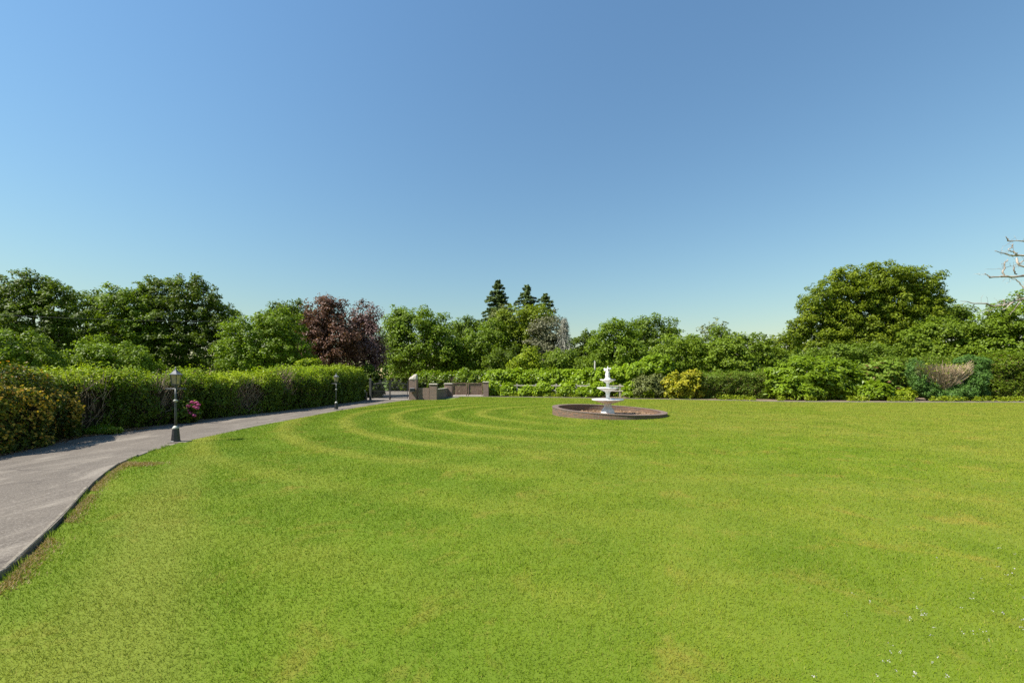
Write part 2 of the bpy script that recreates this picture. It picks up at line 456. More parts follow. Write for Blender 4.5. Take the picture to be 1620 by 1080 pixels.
# driveway surface: worn pinkish-grey tarmac with pale dusty streaks, grit and cracks
def tarmac(name, base1, base2, dust):
    m, nt, out = new_mat(name)
    geo = N(nt, 'ShaderNodeNewGeometry').outputs['Position']
    mp = N(nt, 'ShaderNodeMapping'); mp.inputs['Scale'].default_value = (1.0, .28, 1.0); nt.links.new(geo, mp.inputs[0])
    c = ramp(nt, noise(nt, geo, .7, 5, .65), [(.32, base1), (.68, base2)])
    c = mixc(nt, maprange(nt, noise(nt, mp.outputs[0], 1.5, 6, .7, 1.0), .50, .66, 0, .9), c, dust)
    grit = noise(nt, geo, 55.0, 3, .8)
    c = mixc(nt, maprange(nt, grit, .52, .66, 0, .75), c, (.265, .232, .195))
    c = mixc(nt, maprange(nt, grit, .46, .30, 0, .6), c, (.060, .050, .043))
    vo = N(nt, 'ShaderNodeTexVoronoi', feature='DISTANCE_TO_EDGE'); vo.inputs['Scale'].default_value = .42
    dn = N(nt, 'ShaderNodeVectorMath', operation='MULTIPLY_ADD')
    nn = N(nt, 'ShaderNodeTexNoise'); nn.inputs['Scale'].default_value = 1.3; nn.inputs['Detail'].default_value = 5; nt.links.new(geo, nn.inputs['Vector'])
    nt.links.new(nn.outputs['Color'], dn.inputs[0]); dn.inputs[1].default_value = (.9, .9, 0); nt.links.new(geo, dn.inputs[2])
    nt.links.new(dn.outputs[0], vo.inputs['Vector'])
    crack = maprange(nt, vo.outputs['Distance'], .004, .014, .75, 0)
    mask = maprange(nt, noise(nt, geo, .5, 2), .48, .60)
    mu = N(nt, 'ShaderNodeMath', operation='MULTIPLY'); nt.links.new(crack, mu.inputs[0]); nt.links.new(mask, mu.inputs[1])
    c = mixc(nt, mu.outputs[0], c, (.075, .062, .052))
    p = N(nt, 'ShaderNodeBsdfPrincipled'); nt.links.new(c, p.inputs['Base Color']); p.inputs['Roughness'].default_value = .92; p.inputs['Specular IOR Level'].default_value = .2
    b = N(nt, 'ShaderNodeBump'); b.inputs['Strength'].default_value = .55; b.inputs['Distance'].default_value = .01
    nt.links.new(grit, b.inputs['Height']); nt.links.new(b.outputs[0], p.inputs['Normal'])
    nt.links.new(p.outputs[0], out.inputs[0])
    return m
M['drive'] = tarmac('worn_tarmac', (.098, .082, .066), (.132, .111, .089), (.212, .182, .147))
M['road'] = tarmac('pale_road', (.21, .185, .155), (.26, .23, .195), (.32, .285, .245))
M['litter_floor'] = plain_mat('leaf_littered_pool_floor', (.13, .075, .042), (.29, .185, .105), 9.0, .95, bump=.6)
M['soil']    = plain_mat('dry_soil', (.11, .075, .045), (.24, .175, .11), 3.0, .95, bump=.5)
M['field']   = plain_mat('field_grass', (.070, .115, .014), (.120, .165, .028), .08, .95)

# ------------------------------------------------------------------ the ground
def sheet(name, poly, z, mat, kind='structure'):
    me = bpy.data.meshes.new(name)
    me.from_pydata([(x, y, z) for x, y in poly], [], [tuple(range(len(poly)))])
    me.update()
    o = link(name, me, mat)
    o['kind'] = kind
    return o

def strip(name, A, B, z, mat):
    me = bpy.data.meshes.new(name)
    n = len(A)
    zf = z if callable(z) else (lambda x, y: z)
    me.from_pydata([(x, y, zf(x, y)) for x, y in A] + [(x, y, zf(x, y)) for x, y in B], [], [(i, i + 1, n + i + 1, n + i) for i in range(n - 1)])
    me.update()
    if me.polygons[0].normal.z < 0: me.flip_normals()
    o = link(name, me, mat); o['kind'] = 'structure'
    return o

sheet('ground', [(-2500, -300), (2500, -300), (2500, 3500), (-2500, 3500)], -0.03, M['field'])

# right-hand edge of the drive (y -> x) and left-hand edge
DR = [(-6, -1.6), (-2, -2.6), (1.0, -3.45), (3.37, -4.14), (4.88, -5.25), (6.4, -6.45), (7.5, -7.22), (8.31, -7.70), (9.2, -8.10), (10.0, -8.40), (10.78, -8.62), (14.3, -8.92), (21.4, -9.02), (27, -8.72), (31.0, -8.35), (32.2, -7.8)]
DL = [(-6, -12.2), (2.0, -11.4), (7.0, -10.9), (9.0, -11.15), (10.4, -11.75), (11.8, -12.25), (13.4, -12.2), (17, -12.2), (19.1, -11.85), (24.9, -11.2), (30.2, -11.0), (33.6, -11.3)]
dr_y, dr_x = np.array(DR).T
dl_y, dl_x = np.array(DL).T
ys = np.linspace(-6, 33.2, 70)
strip('driveway', [(np.interp(y, dl_y, dl_x) - .5, y) for y in ys], [(np.interp(y, dr_y, dr_x), y) for y in ys], lambda x, y: float(np.interp(y, [7.6, 9.4], [.050, -.006])) if x > -9 else -.006, M['drive'])
# forecourt beyond the iron gate, and the lane
strip('road', [(-20, 33.2), (-20, 44.5)], [(26, 33.2), (26, 44.5)], -0.010, M['road']) if False else None
sheet('road', [(-12.5, 33.2), (-7.4, 33.2), (-6.2, 36.0), (-1.0, 40.6), (6, 41.2), (6, 44.2), (-6.5, 44.6), (-7.5, 57), (-45, 57), (-45, 40), (-13.2, 36.0)], -0.012, M['road'])

# far edge of the lawn and the path behind it
PF = [(-5.4, 38.3), (-3.0, 38.2), (.5, 37.4), (2.8, 36.9), (8.0, 35.0), (13.5, 33.0), (16.4, 31.7), (19.6, 29.8), (26.0, 29.2), (34.7, 29.0), (60.0, 28.5)]
pf_x, pf_y = np.array(PF).T
def far_edge(x): return np.interp(x, pf_x, pf_y)
def bed(px, off):
    d = 38.0
    for _ in range(12): d = float(far_edge((px - CX) / F * d)) + 1.6 + off
    return d
xs = np.linspace(-5.4, 60, 60)
strip('path', [(x, far_edge(x) - .1) for x in xs], [(x, far_edge(x) + 1.6) for x in xs], -0.008, M['drive'])
# planting bed behind the path
strip('soil_bed', [(x, far_edge(x) + 1.56) for x in xs if x > -3], [(x, far_edge(x) + 7.5) for x in xs if x > -3], -0.014, M['soil'])
strip('verge_soil', [(np.interp(y, dl_y, dl_x) - 2.5, y) for y in ys if y < 33], [(np.interp(y, dl_y, dl_x) + .02, y) for y in ys if y < 33], -0.002, M['soil'])

# the lawn sheet
lawn = [(np.interp(y, dr_y, dr_x) + .02, y) for y in ys if y < 32.3]
lawn += [(-5.6, 32.9), (-5.2, 33.6), (-4.6, 37.8)]
lawn += [(x, far_edge(x) - .05) for x in xs if x > -4.4]
lawn += [(60, -6)]
sheet('lawn', lawn, 0.0, M['turf'])

# concrete edging between drive and lawn: a row of laid stones, one continuous kerb
kb = MB()
rk = random.Random(5)
y = -1.0
while y < 10.2:
    L = .9 if y < 9 else .6
    x0, x1 = np.interp(y, dr_y, dr_x), np.interp(y + L, dr_y, dr_x)
    h = .105 if y < 7.4 else max(.05, .105 - .03 * (y - 7.4))
    ang = math.atan2(L, x1 - x0)
    ln = math.hypot(L, x1 - x0)
    kb.box(((x0 + x1) / 2 - .03, y + L / 2, h / 2 - .05 + rk.uniform(-.008, .008)), (ln - .012, .042, h), ang + rk.uniform(-.012, .012), bev=.008)
    y += L
tag(kb.build('kerb', M['kerb']), kind='structure')

# ------------------------------------------------------------------ lamp posts
def lamp_post(loc, rz, label):
    r = empty('lamp_post', loc, rz)
    tag(r, label, 'lamp post', 'lamp posts beside the drive')
    b = MB()
    b.lathe([(.125, 0), (.125, .025), (.105, .04), (.078, .345), (.07, .352)], n=8, smooth=False); b.build('base', M['black'], r)
    b = MB(); b.box((0.10, 0, .0), (.42, .34, .03), bev=.008); b.build('footing', M['kerb'], r)
    b = MB(); b.lathe([(.074, .352), (.078, .365), (.060, .395), (.036, .425), (.028, .43)], n=16); b.build('collar', M['lampstone'], r)
    b = MB(); b.lathe([(.030, .425), (.027, .7), (.025, 1.06), (.023, 1.11), (.022, 1.42)], n=14); b.build('pole', M['lampgreen'], r)
    b = MB(); b.lathe([(.028, 1.045), (.048, 1.06), (.052, 1.077), (.048, 1.095), (.028, 1.112)], n=16); b.build('ring', M['lampstone'], r)
    b = MB(); b.tube([(-.22, 0, 1.392), (.22, 0, 1.392)], .010, 8)
    b.ball((-.22, 0, 1.392), .016); b.ball((.22, 0, 1.392), .016); b.build('crossbar', M['lampgrey'], r)
    b = MB(); b.lathe([(.022, 1.40), (.034, 1.42), (.030, 1.445), (.050, 1.47), (.092, 1.488), (.095, 1.508), (.09, 1.514)], n=6, smooth=False); b.build('gallery', M['lampgreen'], r)
    lan = MB()
    for k in range(6):
        a0 = 2 * math.pi * k / 6
        lan.tube([(.092 * math.cos(a0), .092 * math.sin(a0), 1.51), (.130 * math.cos(a0), .130 * math.sin(a0), 1.755)], .0075, 5, False)
    lo = lan.build('lantern', M['lampgreen'], r)
    g = MB()
    for k in range(6):
        a0, a1 = 2 * math.pi * k / 6, 2 * math.pi * (k + 1) / 6
        g.add([(.09 * math.cos(a0), .09 * math.sin(a0), 1.512), (.09 * math.cos(a1), .09 * math.sin(a1), 1.512),
               (.127 * math.cos(a1), .127 * math.sin(a1), 1.753), (.127 * math.cos(a0), .127 * math.sin(a0), 1.753)], [(0, 1, 2, 3)])
    g.build('glass', M['glass'], lo)
    b = MB(); b.lathe([(.018, 1.515), (.020, 1.56), (.012, 1.57)], n=10); b.ball((0, 0, 1.60), (.030, .030, .045)); b.build('bulb', M['lampstone'], lo)
    b = MB(); b.lathe([(.158, 1.750), (.160, 1.762), (.118, 1.79), (.080, 1.825), (.048, 1.862), (.032, 1.895), (.022, 1.902)], n=6, smooth=False); ro = b.build('lamp_roof', M['lampgrey'], r)
    b = MB(); b.lathe([(.020, 1.90), (.024, 1.912), (.010, 1.925), (.014, 1.938), (.004, 1.965)], n=10); b.build('finial', M['lampgrey'], ro)
    return r

def copy_tree(o, parent=None):
    c = o.copy(); COL.objects.link(c); c.parent = parent
    for ch in list(o.children): copy_tree(ch, c)
    return c

l1 = lamp_post((*gd(278, 699), 0.0), .26, 'near black and grey lamp post with pale lantern beside the drive, closest to the camera')
l2 = copy_tree(l1)
l2.location = (*gd(532, 647.5), 0.0)
l2.rotation_euler = (0, 0, .1)
l2['label'] = 'farther lamp post beside the drive, half way towards the iron gate'

# ------------------------------------------------------------------ fountain pool and fountain
def ring_uv(name, rings, n, mat, parent, smooth=False, uvscale=None):
    """rings: list of (radius, zfun(x,y), v); UV u = arc length"""
    V, FA, UV = [], [], []
    for r, zf, v in rings:
        for k in range(n + 1):
            a = 2 * math.pi * k / n
            x, y = r * math.cos(a), r * math.sin(a)
            V.append((x, y, zf(x, y)))
    for i in range(len(rings) - 1):
        for k in range(n):
            FA.append((i * (n + 1) + k, i * (n + 1) + k + 1, (i + 1) * (n + 1) + k + 1, (i + 1) * (n + 1) + k))
    me = bpy.data.meshes.new(name)
    me.from_pydata(V, [], FA)
    uvl = me.uv_layers.new(name='UVMap')
    R0 = max(r for r, _, _ in rings)
    for p_ in me.polygons:
        for li in p_.loop_indices:
            vi = me.loops[li].vertex_index
            i, k = divmod(vi, n + 1)
            uvl.data[li].uv = (2 * math.pi * R0 * k / n, rings[i][2])
    me.update()
    return link(name, me, mat, parent)

pool = empty('fountain_pool', (FX, FY, 0))
tag(pool, 'round empty brick pool ring on the lawn around the white fountain', 'pool')
RO, RI = 2.57, 2.31
rim = lambda x, y: .255 - .040 * x + .020 * y
low = lambda x, y: -.04
ring_uv('outer_wall', [(RO, low, 0), (RO, lambda x, y: rim(x, y) - .004, .34)], 96, M['brick_pool'], pool)
ring_uv('inner_wall', [(RI, lambda x, y: rim(x, y) - .004, .34), (RI, lambda x, y: -.03, 0)], 96, M['brick_pool'], pool)
M['brick_cap'] = brick_mat('brick_on_edge', (.155, .088, .062), (.105, .068, .052), (.18, .155, .13), bw=.09, bh=.30, dirt=(.13, .11, .09))
ring_uv('coping', [(RO + .015, lambda x, y: rim(x, y) - .022, 0), (RO + .015, lambda x, y: rim(x, y) + .004, .02), (RI - .012, lambda x, y: rim(x, y) + .004, .27), (RI - .012, lambda x, y: rim(x, y) - .022, .29)], 96, M['brick_cap'], pool)
b = MB(); b.lathe([(RI + .05, -.03), (RI + .05, .018)], n=64, smooth=False); b.build('floor', M['litter_floor'], pool)
# debris lying on the pool floor
rng = np.random.default_rng(3)

ft = empty('fountain', (FX - .02, FY, .018))
tag(ft, 'white three tiered stone fountain with scalloped bowls and a figure on top', 'fountain')
scal = lambda n_, amp: (lambda a, r, z: 1 + amp * (abs(math.sin(a * n_ / 2)) - .5))
oct_ = lambda a, r, z: 1 + .025 * math.cos(8 * a)
b = MB(); b.lathe([(.30, 0), (.31, .03), (.305, .12), (.27, .20), (.205, .29), (.165, .37), (.155, .44), (.175, .475), (.20, .50)], n=32, wob=oct_); b.build('pedestal', M['white'], ft)
def bowl(name, R, z0, z1, stem):
    b = MB()
    h = z1 - z0
    b.lathe([(stem, z0), (stem * 1.5, z0 + h * .10), (R * .62, z0 + h * .33), (R * .86, z0 + h * .62), (R * .97, z0 + h * .70), (R * .995, z0 + h * .76), (R, z0 + h * .97),
             (R * .975, z1), (R * .90, z1 - h * .06), (R * .78, z1 - h * .26), (R * .5, z1 - h * .40), (stem * .9, z1 - h * .45)], n=72, wob=lambda a, r, z: 1 + (.075 * (abs(math.sin(a * 5)) - .6) if r > R * .8 else 0))
    return b.build(name, M['white'], ft)
bowl('bowl', .71, .48, .70, .17)
b = MB(); b.lathe([(.12, .60), (.125, .68), (.095, .72), (.080, .80), (.098, .92), (.085, .97), (.13, 1.02), (.16, 1.06)], n=28, wob=oct_); b.build('stem', M['white'], ft)
bowl('bowl', .475, 1.04, 1.235, .12)
b = MB(); b.lathe([(.09, 1.15), (.09, 1.22), (.070, 1.25), (.068, 1.38), (.085, 1.44), (.12, 1.48)], n=28, wob=oct_); b.build('stem', M['white'], ft)
bowl('bowl', .345, 1.465, 1.605, .10)
# top piece: drum foot, a little standing figure group holding a shell
fg = MB()
fg.lathe([(.155, 1.55), (.155, 1.60), (.13, 1.655), (.12, 1.675), (.095, 1.70), (.085, 1.735), (.06, 1.745)], n=24)
for k in range(3):
    a = 2 * math.pi * k / 3 + .5
    dx, dy = math.cos(a), math.sin(a)
    fg.tube([(.055 * dx, .055 * dy, 1.70), (.075 * dx, .075 * dy, 1.80), (.060 * dx, .060 * dy, 1.90), (.070 * dx, .070 * dy, 1.985)], [.050, .047, .040, .036], 9)   # bodies
    fg.ball((.085 * dx, .085 * dy, 2.035), (.046, .046, .052))                                              # heads
    fg.tube([(.07 * dx - .03 * dy, .07 * dy + .03 * dx, 1.96), (.135 * dx - .06 * dy, .135 * dy + .06 * dx, 2.01), (.150 * dx - .03 * dy, .150 * dy + .03 * dx, 2.09)], [.022, .020, .026], 7)  # raised arms
    fg.ball((.145 * dx, .145 * dy, 2.095), (.052, .052, .036))
fg.tube([(0, 0, 1.72), (0, 0, 2.05)], [.06, .045], 10)
fg.lathe([(.03, 2.03), (.075, 2.07), (.085, 2.095), (.05, 2.10), (.02, 2.13), (.012, 2.19), (.003, 2.225)], n=18)
fg.build('figure', M['white'], ft)

# ------------------------------------------------------------------ iron gate, pillars, wall, board gate
GY = 33.0
def gate_leaf(parent, w, mirror):
    """one leaf in its own x from 0 to w"""
    s = -1 if mirror else 1
    X = lambda x: s * x
    fr = MB()
    for x in (0.03, w - .03): fr.box((X(x), 0, .74), (.055, .045, 1.40))
    for z in (.08, .66, 1.18): fr.box((X(w / 2), 0, z), (w - .11, .034, .042))
    leaf = fr.build('gate_leaf', M['iron'], parent)
    bars = MB()
    n = 13
    for i in range(1, n):
        x = w * i / n
        top = 1.18 + .27 * (x / w) ** 1.5
        bars.tube([(X(x), 0, .10), (X(x), 0, top)], .013, 5, False)
        bars.tube([(X(x), 0, top), (X(x), 0, top + .07)], [.018, .002], 5, False)
        if i < n: bars.tube([(X(x - w / n / 2), 0, .10), (X(x - w / n / 2), 0, .68)], .011, 5, False)
    bars.build('bars', M['iron'], leaf)
    sc = MB()
    pts = [(X(w * t), 0, 1.21 + .30 * t ** 1.5) for t in np.linspace(.04, .97, 12)]
    sc.tube(pts, .020, 6)
    for cx, r0, zz in ((w * .45, .13, 1.40), (w * .75, .12, 1.55), (w * .25, .09, .92), (w * .6, .10, .92), (w * .85, .09, .92)):
        sp_ = [(X(cx + r0 * (1 - t * .75) * math.cos(t * 9)), .0, zz + r0 * (1 - t * .75) * math.sin(t * 9)) for t in np.linspace(0, 1, 18)]
        sc.tube(sp_, .016, 5)
    sc.build('scrollwork', M['iron'], leaf)
    return leaf
gate = empty('iron_gate', (-9.65, GY, 0))
tag(gate, 'pair of closed black wrought iron driveway gates with scrolled tops beside the stone topped pillar', 'gate')
g1 = gate_leaf(gate, 1.42, False); g1.location = (-1.43, 0, .03)
g2 = gate_leaf(gate, 1.42, True); g2.location = (1.43, 0, .03)
b = MB(); b.box((0, -.03, .14), (.10, .09, .28), bev=.01); b.build('drop_bolt', M['iron'], gate)

gp = empty('gate_post', (-11.2, GY, 0))
tag(gp, 'slim grey steel gate post where the iron gate meets the hedge', 'post')
b = MB(); b.box((0, 0, .82), (.15, .15, 1.64), bev=.01); b.build('shaft', M['steel'], gp)
b = MB(); b.box((0, 0, 1.655), (.18, .18, .03), taper=.8); b.build('cap', M['steel'], gp)
bx = empty('control_box', (-11.62, GY - .25, 0))
tag(bx, 'dark green gate control cabinet at the foot of the hedge end', 'cabinet')
b = MB(); b.box((0, 0, .28), (.42, .30, .56), bev=.015); b.build('housing', M['lampgreen'], bx)
b = MB(); b.box((0, 0, .58), (.46, .34, .04), taper=.9); b.build('lid', M['steel'], bx)
b = MB(); b.tube([(.12, -.16, .72), (.12, -.12, .72)], .045, 10); b.tube([(.12, -.14, .58), (.12, -.14, .72)], .012, 6); b.build('keypad', M['white'], bx)

pl = empty('gate_pillar', ((653.5 - CX) / F * GY, GY + .12, 0))
tag(pl, 'tall brown brick gate pillar with rough pointed stone on top', 'pillar')
b = MB(); b.box((0, 0, .78), (.60, .60, 1.64), bev=.01); b.build('shaft', M['brick_wall'], pl)
b = MB()
rr = random.Random(9)
V_, F_ = [], []
for z, xa_, xb_, yh in ((1.595, -.34, .34, .33), (1.68, -.33, .34, .32), (1.80, -.20, .335, .27), (1.91, -.05, .32, .20), (1.985, .06, .29, .13), (2.02, .13, .24, .06)):
    for k in range(12):
        a = 2 * math.pi * k / 12
        V_.append(((xa_ + xb_) / 2 + (xb_ - xa_) / 2 * math.copysign(abs(math.cos(a)) ** .6, math.cos(a)) + rr.uniform(-.015, .015), yh * math.copysign(abs(math.sin(a)) ** .6, math.sin(a)) + rr.uniform(-.015, .015), z + rr.uniform(-.012, .012)))
for i in range(5):
    for k in range(12):
        F_.append((i * 12 + k, i * 12 + (k + 1) % 12, i * 12 + 12 + (k + 1) % 12, i * 12 + 12 + k))
F_ += [tuple(range(11, -1, -1)), tuple(range(60, 72))]
b.add(V_, F_); b.build('cap_stone', M['stone'], pl)

mb = empty('mailbox', ((652 - CX) / F * 32.6, GY - .33, .62))
tag(mb, 'black metal mailbox fixed on the front of the brick gate pillar', 'mailbox')
b = MB(); b.box((0, 0, .13), (.36, .22, .26), bev=.015); b.build('body', M['black'], mb)
b = MB(); b.box((0, -.01, .285), (.42, .28, .05), taper=.85, bev=.01); b.build('lid', M['lampgrey'], mb)

def wall_thing(name, label, x0, x1, yc, h, th=.24, cap=True, cat='wall'):
    r = empty(name, ((x0 + x1) / 2, yc, 0)); tag(r, label, cat)
    b = MB(); b.box((0, 0, h / 2 - .05), (x1 - x0, th, h + .1)); b.build('brickwork', M['brick_wall'], r)
    if cap:
        b = MB(); b.box((0, 0, h + .028), (x1 - x0 + .0, th + .05, .055), bev=.012); b.build('coping', M['stone'], r)
    return r
WX = lambda px, d: (px - CX) / F * d
wall_thing('brick_wall', 'low brown brick wall joining the gate pillar to the first square pier', WX(661.5, 33), WX(679, 33), 33.1, .93, cap=False)
def pier(px0, px1, d, h, label):
    x0, x1 = WX(px0, d), WX(px1, d)
    r = empty('brick_pier', ((x0 + x1) / 2, d + (x1 - x0) / 2, 0)); tag(r, label, 'pier', 'square brick piers by the gates')
    b = MB(); b.box((0, 0, h / 2 - .05), (x1 - x0 - .03, x1 - x0 - .03, h + .1), bev=.008); b.build('shaft', M['brick_wall'], r)
    b = MB(); b.box((0, 0, h + .035), (x1 - x0 + .06, x1 - x0 + .06, .07), taper=.93, bev=.012); b.build('cap_stone', M['stone'], r)
pier(679, 691, 32.8, 1.20, 'square brick pier with pale cap at the front end of the slanting wall')
pier(702.5, 715, 38.0, 1.18, 'square brick pier with pale cap left of the brown board gate')
pier(764, 773, 39.2, 1.32, 'square brick pier with stone cap right of the brown board gate, half hidden by laurel')
# slanting wall between the two piers
xa, ya, xb, yb = WX(687, 33.5) , 33.4, WX(706, 38), 38.1
sw = empty('brick_wall', ((xa + xb) / 2, (ya + yb) / 2, 0), math.atan2(yb - ya, xb - xa))
tag(sw, 'low brick wall running back between the two square piers', 'wall')
b = MB(); b.box((0, 0, .36), (math.hypot(xb - xa, yb - ya), .22, .82)); b.build('brickwork', M['brick_wall'], sw)
b = MB(); b.box((0, 0, .795), (math.hypot(xb - xa, yb - ya), .27, .05), bev=.01); b.build('coping', M['stone'], sw)

bg = empty('board_gate', (WX(739.5, 39.5), 39.5, 0))
tag(bg, 'brown wooden double gate of wide horizontal boards between two brick piers', 'gate')
x0, x1 = WX(715, 39.5) - WX(739.5, 39.5), WX(764, 39.5) - WX(739.5, 39.5)
for a, c_ in ((x0 + .03, -.03), (.03, x1 - .03)):
    b = MB()
    z = .12
    k = 0
    while z < 1.05:
        b.box(((a + c_) / 2, (k % 2) * .006, z + .085), (c_ - a, .03, .150), bev=.006); z += .178; k += 1
    lf = b.build('boards', M['boards'], bg)
    b = MB()
    for xx in (a + .05, c_ - .05): b.box((xx, -.045, .62), (.09, .05, 1.14), bev=.006)
    b.box(((a + c_) / 2, -.045, 1.225), (c_ - a, .06, .06), bev=.006)
    b.build('frame', M['boards'], lf)
    b = MB(); b.box(((a + c_) / 2, -.09, .30), (.12, .03, .03)); b.build('latch', M['iron'], lf)

# post and rail fence in the laurels
fn = empty('rail_fence', (10, 39.4, 0))
tag(fn, 'bleached post and rail fence threading through the laurels behind the fountain', 'fence')
fence_px = [(px, bed(px, 1.5)) for px in (778, 818, 848, 880, 912, 942, 981, 1022, 1032)]
fp = [(WX(px, d), d) for px, d in fence_px]
for i, (x, y) in enumerate(fp):
    b = MB(); b.box((x - 10, y - 39.4, .56), (.15, .13, 1.22), bev=.01); b.build('post', M['fence'], fn)
for z in (1.0, .56):
    for (xa_, ya_), (xb_, yb_) in zip(fp[:-1], fp[1:]):
        b = MB(); b.box(((xa_ + xb_) / 2 - 10, (ya_ + yb_) / 2 - 39.4 - .09, z), (math.hypot(xb_ - xa_, yb_ - ya_),   .05, .105), math.atan2(yb_ - ya_, xb_ - xa_), bev=.006); b.build('rail', M['fence'], fn)

# pale pole among the trees
up = empty('timber_pole', (WX(941, 46), 46, 0)); tag(up, 'pale bare timber pole standing among the trees behind the laurels', 'pole')
b = MB(); b.tube([(0, 0, 0), (0, 0, 3.6)], [.085, .075], 10); b.build('shaft', M['bark_grey'], up)
b = MB(); b.lathe([(.08, 3.6), (.09, 3.63), (.02, 3.68)], n=10); b.build('cap', M['lampgrey'], up)

# thin cable across the trees on the left
b = MB()
pts = []
for t in np.linspace(0, 1, 24):
    p0, p1 = at(-260, 480, 23.5), at(400, 508, 33.0)
    q = p0 * (1 - t) + p1 * t; q[2] -= .9 * 4 * t * (1 - t) * .35
    pts.append(q)
b.tube(pts, .011, 5)
tag(b.build('overhead_cable', M['iron']), 'thin overhead cable sagging across the dark trees on the left', 'cable')

# ------------------------------------------------------------------ foliage machinery
def leaf_mesh(name, P, Nn, L, W, rng, tone, droop=.25):
    n = len(P)
    R = rng.normal(size=(n, 3))
    A = unit(np.cross(Nn, R))
    A[:, 2] -= droop
    A = unit(A - Nn * np.sum(A * Nn, axis=1, keepdims=True) * .7)
    B = unit(np.cross(Nn, A))
    L = (L * rng.uniform(.65, 1.3, n))[:, None]
    W = (W * rng.uniform(.7, 1.25, n))[:, None]
    fold = L * rng.uniform(-.10, .22, n)[:, None]
    V = np.empty((n, 4, 3))
    V[:, 0] = P - A * L * .5
    V[:, 1] = P + B * W * .5 + Nn * fold - A * L * .05
    V[:, 2] = P + A * L * .5 - Nn * fold * .3
    V[:, 3] = P - B * W * .5 + Nn * fold - A * L * .05
    FA = np.arange(n * 4).reshape(n, 4)
    return raw_mesh(name, V.reshape(-1, 3), FA, {'tone': tone, 'rnd': rng.random(n)})

TOTAL = [0]
def crown_leaves(lobes, rng, clump, nl, flat=.55, cover=1.5, back=.45, fill=.3, jitter=.22, up=.55):
    """lobes: list of (centre, radii). Returns clump centres, leaf points, normals, tones"""
    CP, CD, TN = [], [], []
    cs = np.array([c for c, r in lobes]); rs = np.array([r for c, r in lobes])
    for i, (c, r) in enumerate(lobes):
        area = 4 * math.pi * (((r[0] * r[1]) ** 1.6 + (r[0] * r[2]) ** 1.6 + (r[1] * r[2]) ** 1.6) / 3) ** (1 / 1.6)
        n = int(area * cover / (math.pi * clump * clump * .7)) + 5
        d = unit(rng.normal(size=(n, 3)))
        keep = (d[:, 1] < .25) | (rng.random(n) < back)
        d = d[keep]
        rad = rng.uniform(1 - jitter * 1.6, 1 + jitter * .35, len(d)) + .10 * wnoise(d, .45, i + 1.3)
        p = c + d * r * rad[:, None]
        nf = int(len(d) * fill)
        df = unit(rng.normal(size=(nf, 3)))
        pf = c + df * r * rng.uniform(.25, .7, nf)[:, None]
        # shoots and stray sprays beyond the outline
        ns = int(len(d) * .22)
        ks = rng.integers(0, max(1, len(d)), ns)
        ps_ = c + d[ks] * r * rng.uniform(1.0, 1.2, ns)[:, None]
        small_from = len(p) + nf
        p = np.vstack([p, pf, ps_]); d = np.vstack([d, df, d[ks]])
        tiny = np.arange(len(p)) >= small_from
        # drop what lies deep inside another lobe
        ok = np.ones(len(p), bool)
        for j in range(len(lobes)):
            if j != i:
                q = np.linalg.norm((p - cs[j]) / rs[j], axis=1)
                ok &= (q > .62) | (rng.random(len(p)) < .15)
        ok &= p[:, 2] > .05
        CP.append(p[ok]); CD.append(d[ok]); TN.append(tiny[ok])
    CP, CD = np.vstack(CP), np.vstack(CD)
    m = len(CP)
    size = clump * rng.uniform(.6, 1.35, m) * np.where(np.concatenate(TN), .5, 1)
    cnt = np.maximum(4, (nl * (size / clump) ** 2 * rng.uniform(.7, 1.3, m)).astype(int))
    idx = np.repeat(np.arange(m), cnt)
    n = len(idx)
    off = unit(rng.normal(size=(n, 3))) * (rng.random(n) ** .45)[:, None]
    off = off * np.array([1, 1, flat])
    # tilt each plate outwards-down a little
    P = CP[idx] + off * size[idx][:, None]
    P[:, 2] -= (np.linalg.norm(off[:, :2], axis=1) ** 2) * size[idx] * .28
    Nn = unit(unit(off) * .55 + CD[idx] * .55 + np.array([0, 0, up]) + rng.normal(size=(n, 3)) * .55)
    ctone = .22 + .26 * rng.random(m) + .10 * wnoise(CP, 2.2, 3.3)
    tone = ctone[idx] + .10 * rng.normal(size=n) + .10 * off[:, 2]
    ok = P[:, 2] > .02
    return CP, P[ok], Nn[ok], tone[ok]

def to_world(lobes_px, d, thick=.85):
    out = []
    for l in lobes_px:
        px, py, rx, ry = l[:4]
        dd = d + (l[4] if len(l) > 4 else 0)
        c = at(px, py, dd)
        k = dd / F
        out.append((c, np.array([rx * k, max(rx, ry) * k * thick, ry * k])))
    return out

